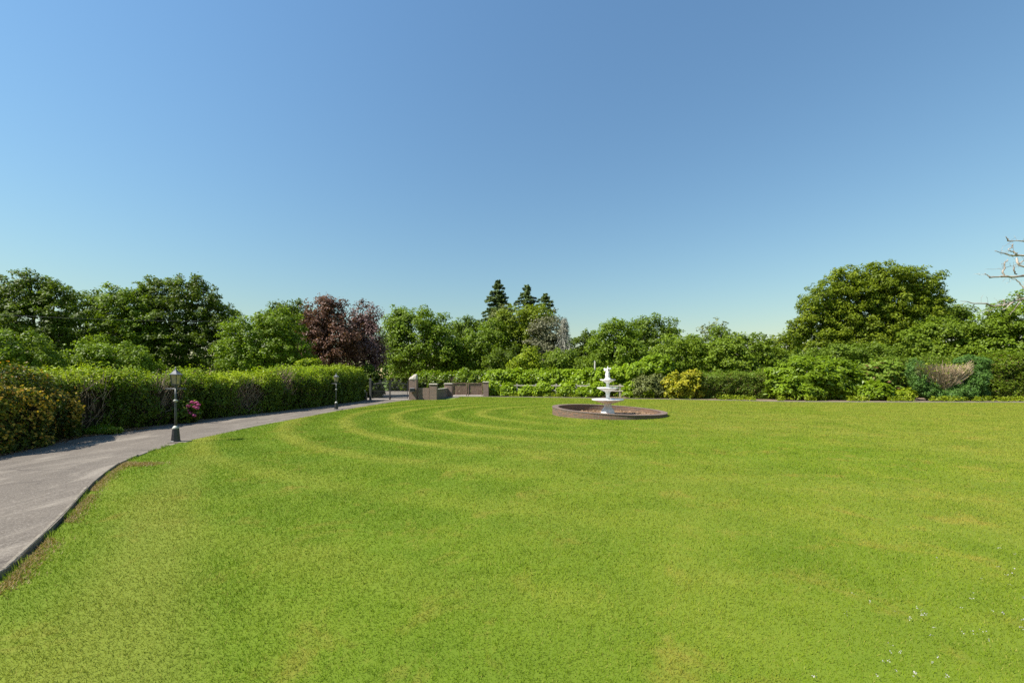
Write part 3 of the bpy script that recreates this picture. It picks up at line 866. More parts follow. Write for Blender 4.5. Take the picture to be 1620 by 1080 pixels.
def limbs(mb, base, lobes, rng, r0, CP=None, twigs=5, sides=6):
    """trunk from the base, a limb into every lobe and a few boughs to the clumps"""
    top = max(lobes, key=lambda l: l[0][2])[0]
    cen = np.mean([c for c, r in lobes], axis=0)
    low_ = min(c[2] - r[2] for c, r in lobes)
    fork = np.array([base[0] * .5 + cen[0] * .5, base[1] * .5 + cen[1] * .5, max(.8, min(cen[2], low_ + .35 * (cen[2] - low_) + .8))])
    w = lambda s: rng.normal(size=3) * s
    tall = top[2]
    mb.tube([base + np.array([0, 0, -.1]), base * .7 + fork * .3 + w(.05 * r0), base * .3 + fork * .7 + w(.3 * r0), fork], [r0 * 1.35, r0, r0 * .9, r0 * .8], sides + 2)
    for c, r in lobes:
        mid_ = fork * .5 + c * .5 + w(.10 * tall * .3) ; mid_[2] -= .03 * tall
        e = c + np.array([0, 0, r[2] * .35])
        mb.tube([fork, mid_, c, e], [r0 * .62, r0 * .42, r0 * .26, r0 * .10], sides)
        if CP is not None and twigs:
            q = np.linalg.norm((CP - c) / r, axis=1)
            cand = np.where(q < 1.2)[0]
            if len(cand):
                for k in rng.choice(cand, min(twigs, len(cand)), replace=False):
                    t = CP[k]
                    st = mid_ * .35 + c * .65 + w(.03)
                    mb.tube([st, st * .45 + t * .55 + w(.12), t], [r0 * .22, r0 * .14, r0 * .04], 5)

SEED = [11]
def tree(name, label, cat, d, lobes, mat, leaf=3.7, clump=9.5, nl=54, flat=.62, cover=1.4, base=None, r0=None, bark='bark', group=None, lw=.62,
         fill=.22, twigs=5, jitter=.27, back=.45, crown='crown', up=.55, trunk='trunk', thick=.85, stems=False):
    SEED[0] += 1
    rng = np.random.default_rng(SEED[0])
    L = to_world(lobes, d, thick)
    k = d / F
    CP, P, Nn, tone = crown_leaves(L, rng, clump * k, nl, flat, cover, back, fill, jitter, up)
    bx_ = (np.mean([l[0] for l in lobes]) if base is None else base)
    B = np.array([(bx_ - CX) / F * d, d, 0.0])
    r = empty(name, B)
    tag(r, label, cat, group)
    P = P - B
    TOTAL[0] += len(P)
    me = leaf_mesh(crown, P, Nn, leaf * k, leaf * lw * k, rng, tone)
    link(crown, me, M[mat], r)
    mb = MB()
    tall = max(c[2] + q[2] for c, q in L)
    L0 = [(c - B, q) for c, q in L]
    if stems:
        for c, q in L0:
            for _ in range(4):
                o = rng.normal(size=3) * np.array([.12, .12, 0])
                e = c + unit(rng.normal(size=3)) * q * .7
                mb.tube([o + np.array([c[0] * .6, c[1] * .6, -.05]), (o + e) * .5 + np.array([c[0] * .2, c[1] * .2, .1]), e], [.03, .022, .006], 5)
        mb.build('stems', M[bark], r)
    else:
        limbs(mb, np.zeros(3), L0, rng, r0 or tall * .022, CP - B, twigs)
        mb.build(trunk, M[bark], r)
    return r

def shrub(name, label, d, lobes, mat, cat='shrub', **kw):
    kw.setdefault('crown', 'foliage'); kw.setdefault('stems', True); kw.setdefault('bark', 'twig')
    kw.setdefault('clump', 6.0); kw.setdefault('nl', 26); kw.setdefault('flat', .8); kw.setdefault('cover', 1.7); kw.setdefault('fill', .45)
    return tree(name, label, cat, d, lobes, mat, **kw)

def conifer(label, px, top, base_py, halfw, d, seed, mat='fir', gap=.0, group='pointed firs above the wood'):
    rng = np.random.default_rng(seed)
    B = np.array([(px - CX) / F * d, d, 0.0])
    k = d / F
    zt = H - (top - HY) * k
    zb = max(1.0, H - (base_py - HY) * k)
    R = halfw * k
    r = empty('fir_tree', B); tag(r, label, 'tree', group)
    t = MB(); t.tube([(0, 0, -.1), (0, 0, zt * .5), (0, 0, zt - .2)], [zt * .018, zt * .012, .03], 8); t.build('trunk', M['bark'], r)
    P, Nn, T = [], [], []
    z = zt - .4
    while z > zb:
        f = (zt - z) / (zt - zb)
        rad = 1.28 * R * f * rng.uniform(.62, 1.12) + .25
        nb = int(6 + 5 * f)
        a0 = rng.uniform(0, 6.28)
        for i in range(nb):
            a = a0 + 2 * math.pi * i / nb + rng.normal() * .15
            ln = rad * rng.uniform(.6, 1.15) * (1 + .22 * math.sin(2 * a + z * .9 + seed))
            if rng.random() < gap: continue
            n = int(12 + 34 * ln)
            s = rng.random(n) ** .6 * ln
            side = rng.normal(size=n) * (.10 + .16 * (ln - s + .3)) * .8
            zz = z - s * .10 - .22 * (s ** 2) / max(ln, 1) + .34 * (s / ln) ** 3 + rng.normal(size=n) * .10
            P.append(np.stack([math.cos(a) * s - math.sin(a) * side, math.sin(a) * s + math.cos(a) * side, zz], 1))
            Nn.append(unit(np.stack([math.cos(a) * .3 + rng.normal(size=n) * .4, math.sin(a) * .3 + rng.normal(size=n) * .4, np.ones(n)], 1)))
            T.append(.3 + .3 * rng.random() + .12 * rng.normal(size=n))
        z -= (.30 + .62 * f) * zt / 20 * rng.uniform(.7, 1.5)
    P, Nn, T = np.vstack(P), np.vstack(Nn), np.concatenate(T)
    TOTAL[0] += len(P)
    link('crown', leaf_mesh('crown', P, Nn, .62, .24, rng, T, .35), M[mat], r)
    return r

def sticks(name, A, Bp, r, mat, parent, rng):
    """many thin tapering three-sided twigs from A to Bp in one mesh"""
    n = len(A)
    D = unit(Bp - A)
    U = unit(np.cross(D, rng.normal(size=(n, 3))))
    W = np.cross(D, U)
    V = np.empty((n, 6, 3))
    r = np.broadcast_to(np.asarray(r, float), (n,))[:, None]
    for k in range(3):
        a = 2 * math.pi * k / 3
        o = U * math.cos(a) + W * math.sin(a)
        V[:, k] = A + o * r
        V[:, 3 + k] = Bp + o * r * .3
    b0 = (np.arange(n) * 6)[:, None]
    FA = np.concatenate([b0 + np.array([[k, (k + 1) % 3, 3 + (k + 1) % 3, 3 + k]]) for k in range(3)])
    return link(name, raw_mesh(name, V.reshape(-1, 3), FA), M[mat], parent)

# ------------------------------------------------------------------ trees on the left
GL = 'trees behind the left hedge'
tree('alder_tree', 'tall dark alder at the far left edge behind the orange leaved shrub', 'tree', 32, [(50, 458, 40, 29), (22, 490, 42, 36), (85, 486, 34, 36), (52, 520, 58, 44), (45, 560, 60, 38), (100, 530, 25, 40)], 'alder', fill=.12, jitter=.34, clump=8.5, twigs=8, cover=1.1, group=GL, base=55)
tree('hawthorn_tree', 'lower olive green tree in front of the far left alder', 'tree', 26, [(28, 553, 48, 31), (-15, 560, 45, 38), (60, 570, 30, 22)], 'olive', group=GL)
tree('alder_tree', 'narrow dark alder with sky showing through, second tree from the left edge', 'tree', 39, [(138, 486, 30, 27), (132, 525, 34, 32), (160, 520, 24, 40), (120, 565, 40, 30)], 'alder', group=GL, cover=1.0, base=140)
tree('alder_tree', 'round headed alder rising left of the tallest alder', 'tree', 35, [(197, 486, 40, 37), (180, 525, 42, 34), (228, 520, 36, 42)], 'alder_light', fill=.12, jitter=.34, clump=8.5, twigs=8, group=GL, cover=1.2, base=205)
tree('elder_tree', 'low bright green tree at the foot of the round headed alder', 'tree', 30, [(148, 562, 38, 30), (190, 566, 36, 26), (222, 575, 28, 20)], 'alder_light', group=GL)
tree('alder_tree', 'tallest widest alder of the left group with a spreading right side', 'tree', 37, [(245, 472, 34, 31), (296, 468, 38, 31), (268, 512, 56, 44), (328, 497, 42, 40), (356, 522, 27, 33), (298, 555, 74, 40), (250, 560, 45, 35)], 'alder', fill=.12, jitter=.34, clump=8.5, twigs=8, cover=1.1, group=GL, base=292)
tree('ash_tree', 'dark tree standing behind the domed lime tree', 'tree', 44, [(462, 497, 30, 23), (438, 512, 28, 24), (483, 522, 26, 28), (470, 555, 40, 40)], 'alder', group=GL)
tree('lime_tree', 'domed bright green tree between the alders and the copper beech', 'tree', 33, [(408, 535, 48, 38), (440, 520, 38, 32), (375, 562, 34, 30), (450, 560, 42, 36), (410, 570, 40, 22)], 'maple', group=GL)
tree('copper_beech', 'taller dark copper beech with reddish brown leaves', 'tree', 38, [(519, 505, 33, 34), (503, 535, 28, 36), (540, 535, 34, 42), (519, 486, 15, 18), (525, 565, 34, 30)], 'copper', group='copper leaved trees', base=523, flat=.8, jitter=.3)
tree('purple_plum', 'paler purple leaved tree just right of the copper beech', 'tree', 41, [(577, 506, 24, 27), (588, 540, 20, 36), (563, 540, 24, 28), (575, 570, 30, 28)], 'plum', group='copper leaved trees', base=576, flat=.8, cover=1.25, jitter=.32)
tree('whitebeam', 'small pale green bush peeping over the hedge before the copper beech', 'bush', 30, [(488, 577, 18, 11), (478, 585, 16, 12), (500, 586, 14, 12)], 'yellowgreen', leaf=4.6, clump=6, nl=22)
tree('maple_tree', 'broad round maple right of the purple tree behind the iron gate', 'tree', 56, [(650, 510, 38, 28), (688, 528, 26, 32), (630, 538, 26, 36), (660, 555, 52, 36), (705, 558, 28, 36), (640, 575, 30, 20)], 'maple', group='trees beyond the gates', base=660)
tree('holly_tree', 'dark tree low between the round maple and the pale wood', 'tree', 58, [(718, 562, 24, 30), (708, 580, 28, 22)], 'alder', group='trees beyond the gates')
# wood beyond the gates
GW = 'trees of the wood in the middle'
tree('oak_tree', 'grey green tree left of the tallest fir', 'tree', 66, [(736, 517, 22, 16), (722, 535, 22, 24), (752, 540, 26, 28), (740, 560, 30, 28)], 'olive', group=GW)
tree('birch_tree', 'bright green birch in the middle wood below the tallest fir', 'tree', 58, [(762, 545, 32, 26), (745, 572, 22, 20), (782, 525, 20, 22), (778, 575, 34, 20)], 'maple', group=GW)
tree('willow_tree', 'pale grey green willow right under the tallest fir', 'tree', 62, [(790, 503, 17, 20), (798, 525, 20, 20)], 'greyleaf', group=GW)
tree('oak_tree', 'large olive oak filling the middle of the wood below the three firs', 'tree', 60, [(822, 506, 26, 24), (848, 506, 24, 22), (798, 512, 18, 20), (810, 535, 28, 28), (840, 545, 34, 32), (820, 575, 36, 20)], 'oak', group=GW, base=830)
tree('holly_tree', 'dark green tree in front of the middle oak', 'tree', 54, [(797, 566, 28, 21), (815, 578, 22, 14), (780, 580, 16, 14)], 'alder', group=GW)
tree('hazel_tree', 'yellow green hazel low in front of the half dead larch', 'tree', 47, [(833, 566, 20, 17), (828, 583, 28, 14), (850, 585, 20, 12)], 'yellowgreen', group=GW)
conifer('tallest sharp pointed fir above the wood, leftmost of the three', 788, 443, 508, 31, 88, 71)
conifer('middle fir with a broader ragged top', 834, 450, 508, 32, 92, 72, gap=.25)
conifer('shortest fir, rightmost of the three above the wood', 863, 464, 508, 26, 90, 73, gap=.12)
tree('larch_tree', 'half dead grey brown larch with bare silvery twigs', 'tree', 57, [(868, 515, 22, 26), (855, 535, 24, 28), (884, 535, 16, 28), (872, 560, 26, 20)], 'greybrown', group=GW, cover=.9, jitter=.35, bark='bark_grey', twigs=26, leaf=3.2, base=880, r0=.16)
# bare silver spruce on its right
rng = np.random.default_rng(44)
dS = 55.0
kS = dS / F
S0 = np.array([WX(893, dS), dS, 0.0])
sp_ = empty('dead_spruce', S0); tag(sp_, 'bare silvery dead spruce with drooping twigs beside the larch', 'tree', GW)
b = MB(); b.tube([(0, 0, 0), (.1, 0, 5), (-.1, 0, 9.6)], [.16, .10, .02], 7); b.build('trunk', M['bark_grey'], sp_)
n = 420
z = rng.uniform(4.2, 9.6, n); a = rng.uniform(0, 6.28, n); ln = (9.9 - z) * .30 * rng.uniform(.5, 1.1, n) + .25
A = np.stack([np.zeros(n), np.zeros(n), z], 1)
Bq = A + np.stack([np.cos(a) * ln, np.sin(a) * ln, -.25 * ln + rng.normal(size=n) * .15], 1)
n2 = 900
ii = rng.integers(0, n, n2); tt = rng.uniform(.3, 1, n2)[:, None]
A2 = A[ii] * (1 - tt) + Bq[ii] * tt
B2 = A2 + np.stack([rng.normal(size=n2) * .18, rng.normal(size=n2) * .18, -rng.uniform(.15, .6, n2)], 1)
sticks('branch', np.vstack([A, A2]), np.vstack([Bq, B2]), np.concatenate([np.full(n, .045), np.full(n2, .028)]), 'bark_grey', sp_, rng)
tree('elder_tree', 'rounded green bush tree below the dead spruce', 'tree', 49, [(888, 572, 30, 18), (905, 582, 22, 14), (872, 585, 20, 12)], 'hazel', group=GW)
tree('sallow_tree', 'soft green low tree beside the pale timber pole', 'tree', 48, [(928, 578, 24, 14), (948, 586, 20, 12), (915, 588, 20, 12)], 'hazel', group=GW)
tree('thorn_tree', 'small dark far tree in the dip right of the dead spruce', 'tree', 78, [(925, 540, 19, 16), (938, 552, 18, 16), (910, 552, 16, 16), (925, 572, 30, 20)], 'alder', group=GW)
tree('ash_tree', 'dense green tree left of the higher ash behind the fountain', 'tree', 53, [(972, 532, 34, 25), (988, 555, 36, 24), (950, 553, 22, 24), (970, 575, 36, 18)], 'maple', group='trees behind the fountain')
tree('ash_tree', 'higher ash with a ragged top behind the fountain', 'tree', 58, [(1038, 522, 34, 25), (1012, 530, 26, 24), (1062, 535, 24, 24), (1035, 553, 40, 26)], 'olive', group='trees behind the fountain', jitter=.3)
tree('hazel_tree', 'rounded yellowish hazel above the golden shrub', 'tree', 44, [(1070, 556, 36, 29), (1056, 576, 36, 20), (1096, 565, 26, 26)], 'hazel', group='rounded trees right of the fountain', base=1070)
tree('rowan_tree', 'thin airy young tree with a pale stem poking above the hazels', 'tree', 60, [(1110, 522, 11, 13), (1133, 514, 14, 14), (1122, 535, 16, 12)], 'greyleaf', group='rounded trees right of the fountain', cover=.30, fill=.05, nl=24, base=1125, r0=.10, twigs=14, bark='bark_grey')
tree('hazel_tree', 'dark green tree squeezed between the two rounded hazels', 'tree', 50, [(1102, 545, 20, 20), (1140, 535, 18, 18), (1120, 565, 30, 24)], 'alder_light', group='rounded trees right of the fountain')
tree('hazel_tree', 'wide rounded dark hazel behind the clipped hedge', 'tree', 42, [(1175, 553, 42, 26), (1150, 563, 34, 28), (1208, 566, 28, 26), (1178, 578, 50, 20)], 'hazel', group='rounded trees right of the fountain', base=1175, leaf=4.2)
# the big oak
tree('oak_tree', 'great spreading oak with a broad domed crown at the right', 'tree', 56,
     [(1340, 447, 34, 25), (1392, 441, 36, 24), (1445, 449, 34, 24), (1300, 474, 32, 24), (1355, 476, 40, 28), (1415, 478, 40, 28), (1470, 474, 27, 26), (1285, 500, 28, 20), (1325, 512, 36, 24),
      (1385, 512, 42, 26), (1445, 508, 40, 24), (1483, 500, 18, 16), (1265, 522, 20, 16), (1300, 540, 40, 22), (1365, 545, 50, 24), (1430, 540, 40, 24)],
     'oak', group='trees at the right', base=1385, r0=.55, clump=7.0, cover=1.4, twigs=10, jitter=.30, fill=.25, leaf=3.3, nl=42, flat=.7)
tree('oak_tree', 'thin ragged outlying oak at the left foot of the great oak', 'tree', 60, [(1245, 540, 22, 16), (1228, 552, 16, 14), (1262, 556, 22, 14), (1240, 568, 30, 14)], 'oak', group='trees at the right', cover=.8, jitter=.35)
tree('thorn_tree', 'small dark tree just right of the great oak against the sky', 'tree', 58, [(1512, 492, 16, 9), (1528, 494, 10, 8), (1505, 512, 16, 12), (1525, 520, 18, 14)], 'olive', group='trees at the right', cover=1.0, jitter=.3)
tree('hazel_tree', 'yellow tinged rounded tree below the right side of the great oak', 'tree', 44, [(1488, 528, 40, 26), (1460, 545, 32, 26), (1528, 548, 30, 26), (1495, 560, 50, 20)], 'hazel', group='trees at the right', base=1490, leaf=4.2)
tree('ash_tree', 'large soft green tree at the right edge behind the dead branches', 'tree', 42, [(1600, 505, 42, 30), (1565, 525, 30, 30), (1650, 500, 55, 48), (1620, 545, 70, 36), (1560, 555, 36, 24)], 'maple', group='trees at the right', base=1615)
tree('oak_tree', 'dark oak understorey in front of the great oak trunk', 'tree', 47, [(1330, 560, 40, 14), (1390, 560, 44, 14), (1270, 568, 34, 14), (1440, 562, 34, 14)], 'olive', group='trees at the right')

# far-off wood closing the gaps low on the horizon
rng = np.random.default_rng(77)
lob = []
for i in range(95):
    px = -420 + i * 27 + rng.uniform(-8, 8)
    lob.append((px, rng.uniform(572, 585), rng.uniform(22, 34), rng.uniform(14, 24), rng.uniform(-8, 8)))
Lw = to_world(lob, 115, .7)
CPw, Pw, Nw, Tw = crown_leaves(Lw, rng, 2.2, 16, .7, 1.1, .1, .2)
TOTAL[0] += len(Pw)
tag(link('distant_wood', leaf_mesh('distant_wood', Pw, Nw, 1.1, .7, rng, Tw), M['wood_far']), kind='stuff')

# ------------------------------------------------------------------ the dead tree off the right edge, its bare boughs reaching in
dD = 14.0
D0 = np.array([WX(1775, dD), dD, 0.0])
dt = empty('dead_tree', D0); tag(dt, 'bleached leafless dead tree whose bare boughs reach in from the right edge', 'tree')
BQ = []
def bough(pts, rads, dz=0.0, name='branch'):
    rg = np.random.default_rng(len(pts) * 17 + int(pts[0][1]))
    q = [at(px, py, dD + dz * i) - D0 for i, (px, py) in enumerate(pts)]
    # finer, crooked line
    Q, R = [], []
    for i in range(len(q) - 1):
        for t in (0, .33, .66):
            Q.append(q[i] * (1 - t) + q[i + 1] * t + rg.normal(size=3) * .012 * (t > 0)); R.append(rads[i] * (1 - t) + rads[i + 1] * t)
    Q.append(q[-1]); R.append(rads[-1])
    R = [r_ * k_ * (1 + .12 * rg.normal()) for r_, k_ in zip(R, [.0115] * len(R))]
    BQ.append(np.array(Q)); b = MB(); b.tube(Q, R, 7); return b.build(name, M['deadwood'], dt)
b = MB(); b.tube([(0, 0, -.1), (.08, 0, 1.6), (-.1, .05, 3.4), (.05, 0, 5.2), (0, .1, 7.0)], [.42, .32, .26, .20, .06], 12); b.build('trunk', M['deadwood'], dt)
T_ = lambda py: (1775, py)
bough([(1519, 476), (1530, 477), (1541, 480), (1560, 480), (1572, 484), (1588, 483), (1605, 476), (1623, 471), (1680, 458), T_(466)], [.5, .9, 1.6, 2.2, 2.3, 2.7, 2.9, 3.4, 6, 9], .04)
bough([(1586, 490), (1595, 484), (1603, 478)], [.8, 1.5, 1.9])
bough([(1587, 473), (1589, 479), (1587, 484)], [1.2, 1.2, 1.8])
bough([(1598, 498), (1606, 487), (1616, 476)], [.5, .9, 1.5], .02)
bough([(1608, 465), (1613, 470), (1618, 473)], [.6, 1.2, 1.4])
bough([(1549, 495), (1562, 492), (1576, 488)], [.4, .6, .8], .03)
bough([(1558, 432), (1563, 436), (1566, 439), (1580, 438), (1588, 437), (1600, 438), (1620, 436), (1690, 430), T_(448)], [.9, 1.3, 1.9, 2.0, 2.8, 3.2, 3.4, 6, 9])
bough([(1594, 410), (1589, 417), (1590, 424), (1586, 430), (1587, 437)], [1.0, 1.5, 2.0, 2.2, 2.4])
bough([(1604, 421), (1604, 428), (1609, 434)], [1.2, 1.6, 1.4])
bough([(1558, 426), (1580, 425), (1598, 421), (1608, 419)], [.25, .35, .5, .7], .02)
bough([(1599, 440), (1610, 445), (1617, 452), (1620, 456), (1640, 470)], [.9, 1.3, 1.6, 2.4, 3.0], -.02)
bough([(1574, 397), (1583, 400), (1592, 402), (1600, 404), (1608, 404), (1625, 404), (1700, 398), T_(420)], [.9, 1.2, 1.8, 2.4, 2.8, 2.6, 5, 8], .03)
bough([(1602, 386), (1602, 391), (1595, 396), (1604, 398), (1607, 403)], [1.4, 1.3, 1.0, 1.7, 2.3])
bough([(1609, 408), (1609, 415), (1613, 420), (1621, 422), (1650, 430), (1700, 440)], [2.1, 2.4, 2.3, 2.6, 3.5, 5], -.03)
bough([(1613, 417), (1617, 413), (1625, 412)], [1.3, 1.2, 1.2])
bough([(1591, 374), (1594, 379), (1595, 381), (1604, 381), (1624, 383), (1700, 380), T_(392)], [.9, 1.2, 1.6, 1.3, 1.5, 4, 6], .05)

bough([(1775, 430), (1800, 412), (1832, 402), (1880, 392)], [7, 5, 3, .8], .15)
bough([(1775, 400), (1796, 372), (1812, 345), (1826, 305)], [6, 4.5, 3, .8], .1)
bough([(1775, 462), (1810, 455), (1845, 446), (1905, 436)], [8, 6, 3.5, .8], -.2)
bough([(1775, 385), (1768, 350), (1752, 318), (1745, 285)], [5, 4, 2.5, .7], .1)
rng = np.random.default_rng(91)
A_, B_ = [], []
for Q in BQ:
    n = max(2, len(Q) // 3)
    k = rng.integers(0, len(Q) - 1, n); t = rng.random(n)[:, None]
    a_ = Q[k] * (1 - t) + Q[k + 1] * t
    d_ = unit(rng.normal(size=(n, 3)) * np.array([.7, .6, .8]) + np.array([-.5, 0, .15]))
    m_ = a_ + d_ * rng.uniform(.06, .22, n)[:, None]
    e_ = m_ + unit(d_ + rng.normal(size=(n, 3)) * .5) * rng.uniform(.05, .18, n)[:, None]
    A_ += [a_, m_]; B_ += [m_, e_]
sticks('fine_twigs', np.vstack(A_), np.vstack(B_), .0060, 'deadwood', dt, rng)['kind'] = 'stuff'

# ------------------------------------------------------------------ clipped hedges
def hedge(name, label, path, w, mat, leaf, dens, seed, cat='hedge', group=None, side=-1, shoulder=.74, tone_top=.34, bumpy=.10, bare=(), depth=.26, lw=.55, tint=None, ends=(True, True), flat_top=False):
    """path: front foot line [(x, y, height)]; the hedge lies on its left (side=-1) or right"""
    rng = np.random.default_rng(seed)
    path = np.array(path, float)
    seg = np.linalg.norm(np.diff(path[:, :2], axis=0), axis=1)
    S = np.concatenate([[0], np.cumsum(seg)])
    def pos(s):
        return np.stack([np.interp(s, S, path[:, k]) for k in range(3)], 1)
    def nrm(s):
        e = .6
        a, b_ = pos(np.clip(s - e, 0, S[-1])), pos(np.clip(s + e, 0, S[-1]))
        t = unit((b_ - a)[:, :2])
        return np.stack([-t[:, 1], t[:, 0]], 1) * (-side) * 1.0   # towards the back
    if flat_top:
        prof = np.array([(.02, 0), (-.01, .35), (.0, .93), (.05, 1.0), (.95, 1.0), (1.0, .9), (1.0, 0)])
    else:
        prof = np.array([(.03, 0), (-.02, .3), (.0, shoulder), (.10, shoulder + .12), (.28, .96), (.5, 1.0), (.75, .98), (.95, .85), (1.0, .6), (.98, 0)])
    hm = path[:, 2].mean()
    pr = prof * np.array([w, hm])
    ps = np.linalg.norm(np.diff(pr, axis=0), axis=1)
    U = np.concatenate([[0], np.cumsum(ps)])
    n = int(S[-1] * U[-1] * dens)
    s, u = rng.uniform(0, S[-1], n), rng.uniform(0, U[-1], n)
    # thin the unseen back face
    bx_, bz = np.interp(u, U, prof[:, 0]), np.interp(u, U, prof[:, 1])
    keep = ~((bx_ > .93) & (rng.random(n) > .4))
    s, u, bx_, bz = s[keep], u[keep], bx_[keep], bz[keep]
    # end faces
    for e, sv in ((0, 0.0), (1, S[-1])):
        if ends[e]:
            m_ = int(w * hm * dens)
            s = np.concatenate([s, np.full(m_, sv)]); u = np.concatenate([u, np.full(m_, -1.0 - e)])
            bx_ = np.concatenate([bx_, rng.uniform(.02, .98, m_)]); bz = np.concatenate([bz, rng.uniform(0, .97, m_)])
    n = len(s)
    P0, Nb = pos(s), nrm(s)
    P = np.stack([P0[:, 0] + Nb[:, 0] * bx_ * w, P0[:, 1] + Nb[:, 1] * bx_ * w, P0[:, 2] * bz], 1)
    uu = np.clip(u, 0, U[-1] - 1e-4)
    du = (np.stack([np.interp(uu + .02, U, pr[:, 0]), np.interp(uu + .02, U, pr[:, 1])], 1) - np.stack([np.interp(uu - .02, U, pr[:, 0]), np.interp(uu - .02, U, pr[:, 1])], 1))
    du = unit(du)
    on, oz = -du[:, 1], du[:, 0]
    Nn = np.stack([Nb[:, 0] * on, Nb[:, 1] * on, oz], 1)
    tg = np.stack([Nb[:, 1], -Nb[:, 0]], 1) * side
    for e, sg in ((0, -1.0), (1, 1.0)):
        k = u == -1.0 - e
        Nn[k] = np.stack([-tg[k, 0] * -sg * -1, -tg[k, 1] * -sg * -1, np.zeros(k.sum())], 1) if k.any() else Nn[k]
    bz0 = bz
    P[:, 2] *= 1 + .05 * wnoise(P * np.array([1, 1, 0]), .9, seed + 11) * np.clip(bz * 1.5, 0, 1)
    bmp = wnoise(P, .42, seed) * bumpy * 1.25 + wnoise(P, 1.3, seed + 4) * bumpy * .9 + wnoise(P, .17, seed + 7) * bumpy * .4
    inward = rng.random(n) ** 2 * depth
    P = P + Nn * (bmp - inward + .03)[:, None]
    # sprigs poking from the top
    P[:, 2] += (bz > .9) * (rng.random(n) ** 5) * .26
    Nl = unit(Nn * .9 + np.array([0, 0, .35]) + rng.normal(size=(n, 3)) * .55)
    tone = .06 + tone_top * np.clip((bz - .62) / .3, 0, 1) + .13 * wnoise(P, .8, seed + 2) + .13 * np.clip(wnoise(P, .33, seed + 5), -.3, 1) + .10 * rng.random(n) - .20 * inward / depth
    ok = P[:, 2] > .01
    for (s0, s1, z0, z1) in bare:
        q = ((s - (s0 + s1) / 2) / ((s1 - s0) / 2)) ** 2 + ((bz - (z0 + z1) / 2) / ((z1 - z0) / 2)) ** 2 + .35 * wnoise(P, .35, seed + 9)
        ok &= ~((q < 1) & (bx_ < .4) & (rng.random(n) < .93))
    C = path[:, :2].mean(axis=0)
    r = empty(name, (C[0], C[1], 0)); tag(r, label, cat, group)
    o3 = np.array([C[0], C[1], 0.0])
    P, Nl, tone = P[ok] - o3, Nl[ok], tone[ok]
    TOTAL[0] += len(P)
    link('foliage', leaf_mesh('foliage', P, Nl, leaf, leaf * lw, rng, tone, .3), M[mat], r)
    # solid core inside, the hedge's inner shade painted into its dark colour
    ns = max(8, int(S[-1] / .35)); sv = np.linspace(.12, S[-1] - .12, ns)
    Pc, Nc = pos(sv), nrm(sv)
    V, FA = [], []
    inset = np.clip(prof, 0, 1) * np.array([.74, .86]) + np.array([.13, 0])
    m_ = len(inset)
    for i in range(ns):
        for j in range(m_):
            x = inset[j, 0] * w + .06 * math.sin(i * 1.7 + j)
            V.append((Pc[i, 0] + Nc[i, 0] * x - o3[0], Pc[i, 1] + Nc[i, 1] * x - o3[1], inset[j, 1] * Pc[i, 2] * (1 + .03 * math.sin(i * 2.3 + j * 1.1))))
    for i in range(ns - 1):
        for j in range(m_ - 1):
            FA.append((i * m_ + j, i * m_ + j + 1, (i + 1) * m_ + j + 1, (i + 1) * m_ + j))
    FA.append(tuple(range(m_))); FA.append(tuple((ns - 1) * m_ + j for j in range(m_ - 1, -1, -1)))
    me = bpy.data.meshes.new('painted_dark_core'); me.from_pydata(V, [], FA); me.update()
    link('painted_dark_core', me, M['core'], r)
    # bare twigs in the worn patches
    for (s0, s1, z0, z1) in bare:
        k = int((s1 - s0) * 190)
        ss = rng.uniform(s0 - .2, s1 + .2, k); zz = rng.uniform(max(0, z0 - .2), z1, k)
        Pq, Nq = pos(ss), nrm(ss)
        dep = rng.uniform(.02, .42, k)
        A = np.stack([Pq[:, 0] + Nq[:, 0] * dep, Pq[:, 1] + Nq[:, 1] * dep, zz * Pq[:, 2]], 1) - o3
        tdir = np.stack([-Nq[:, 1], Nq[:, 0]], 1)
        sp2 = rng.normal(size=k) * .22
        Bq_ = A + np.stack([tdir[:, 0] * sp2 - Nq[:, 0] * rng.uniform(-.05, .22, k), tdir[:, 1] * sp2 - Nq[:, 1] * rng.uniform(-.05, .22, k), rng.uniform(.12, .55, k)], 1)
        sticks('bare_twigs', A, Bq_, rng.uniform(.006, .013, k), 'twig', r, rng)
    return r

HP = lambda y: np.interp(y, [7, 9.0, 10.4, 11.8, 13.4, 17, 19.1, 21.8, 24.9, 30.2, 33], [-11.35, -11.55, -12.1, -12.6, -12.55, -12.5, -12.15, -11.7, -11.45, -11.25, -11.4])
def hp(y0, y1, h0, h1, dx=0.0):
    return [(HP(y) + dx, y, h0 + (h1 - h0) * (y - y0) / (y1 - y0)) for y in np.linspace(y0, y1, 9)]
GH = 'hedge lengths along the left of the drive'
# orange leaved shrub at the left edge
hedge('variegated_hedge', 'bulging shrub hedge with orange and yellow tinted leaves at the left edge', [(-13.2, 4.6, 1.75), (-12.2, 6.5, 1.80), (-11.25, 8.2, 1.82), (-11.15, 9.2, 1.84), (-11.5, 10.3, 1.82), (-12.0, 11.5, 1.70), (-12.5, 12.2, 1.55)], 2.3, 'orange', .085, 900, 101, group=GH, bumpy=.16, shoulder=.62, tone_top=.02, ends=(True, True))
hedge('cypress_hedge', 'cypress hedge with a yellow top and brown bare stems beside the orange shrub', [(HP(y) - .15, y, 1.78) for y in np.linspace(11.6, 13.8, 6)], 1.9, 'cypress', .085, 900, 102, group=GH, bare=((.2, 1.5, .05, .84),), bumpy=.10, shoulder=.80, tone_top=.48)
hedge('clipped_hedge', 'dark mixed hedge behind the near lamp post with twiggy bare patches', hp(13.3, 17.6, 1.80, 1.92), 2.0, 'hedge', .095, 750, 103, group=GH, bare=((1.6, 2.7, .05, .85),), bumpy=.14, tone_top=.36)
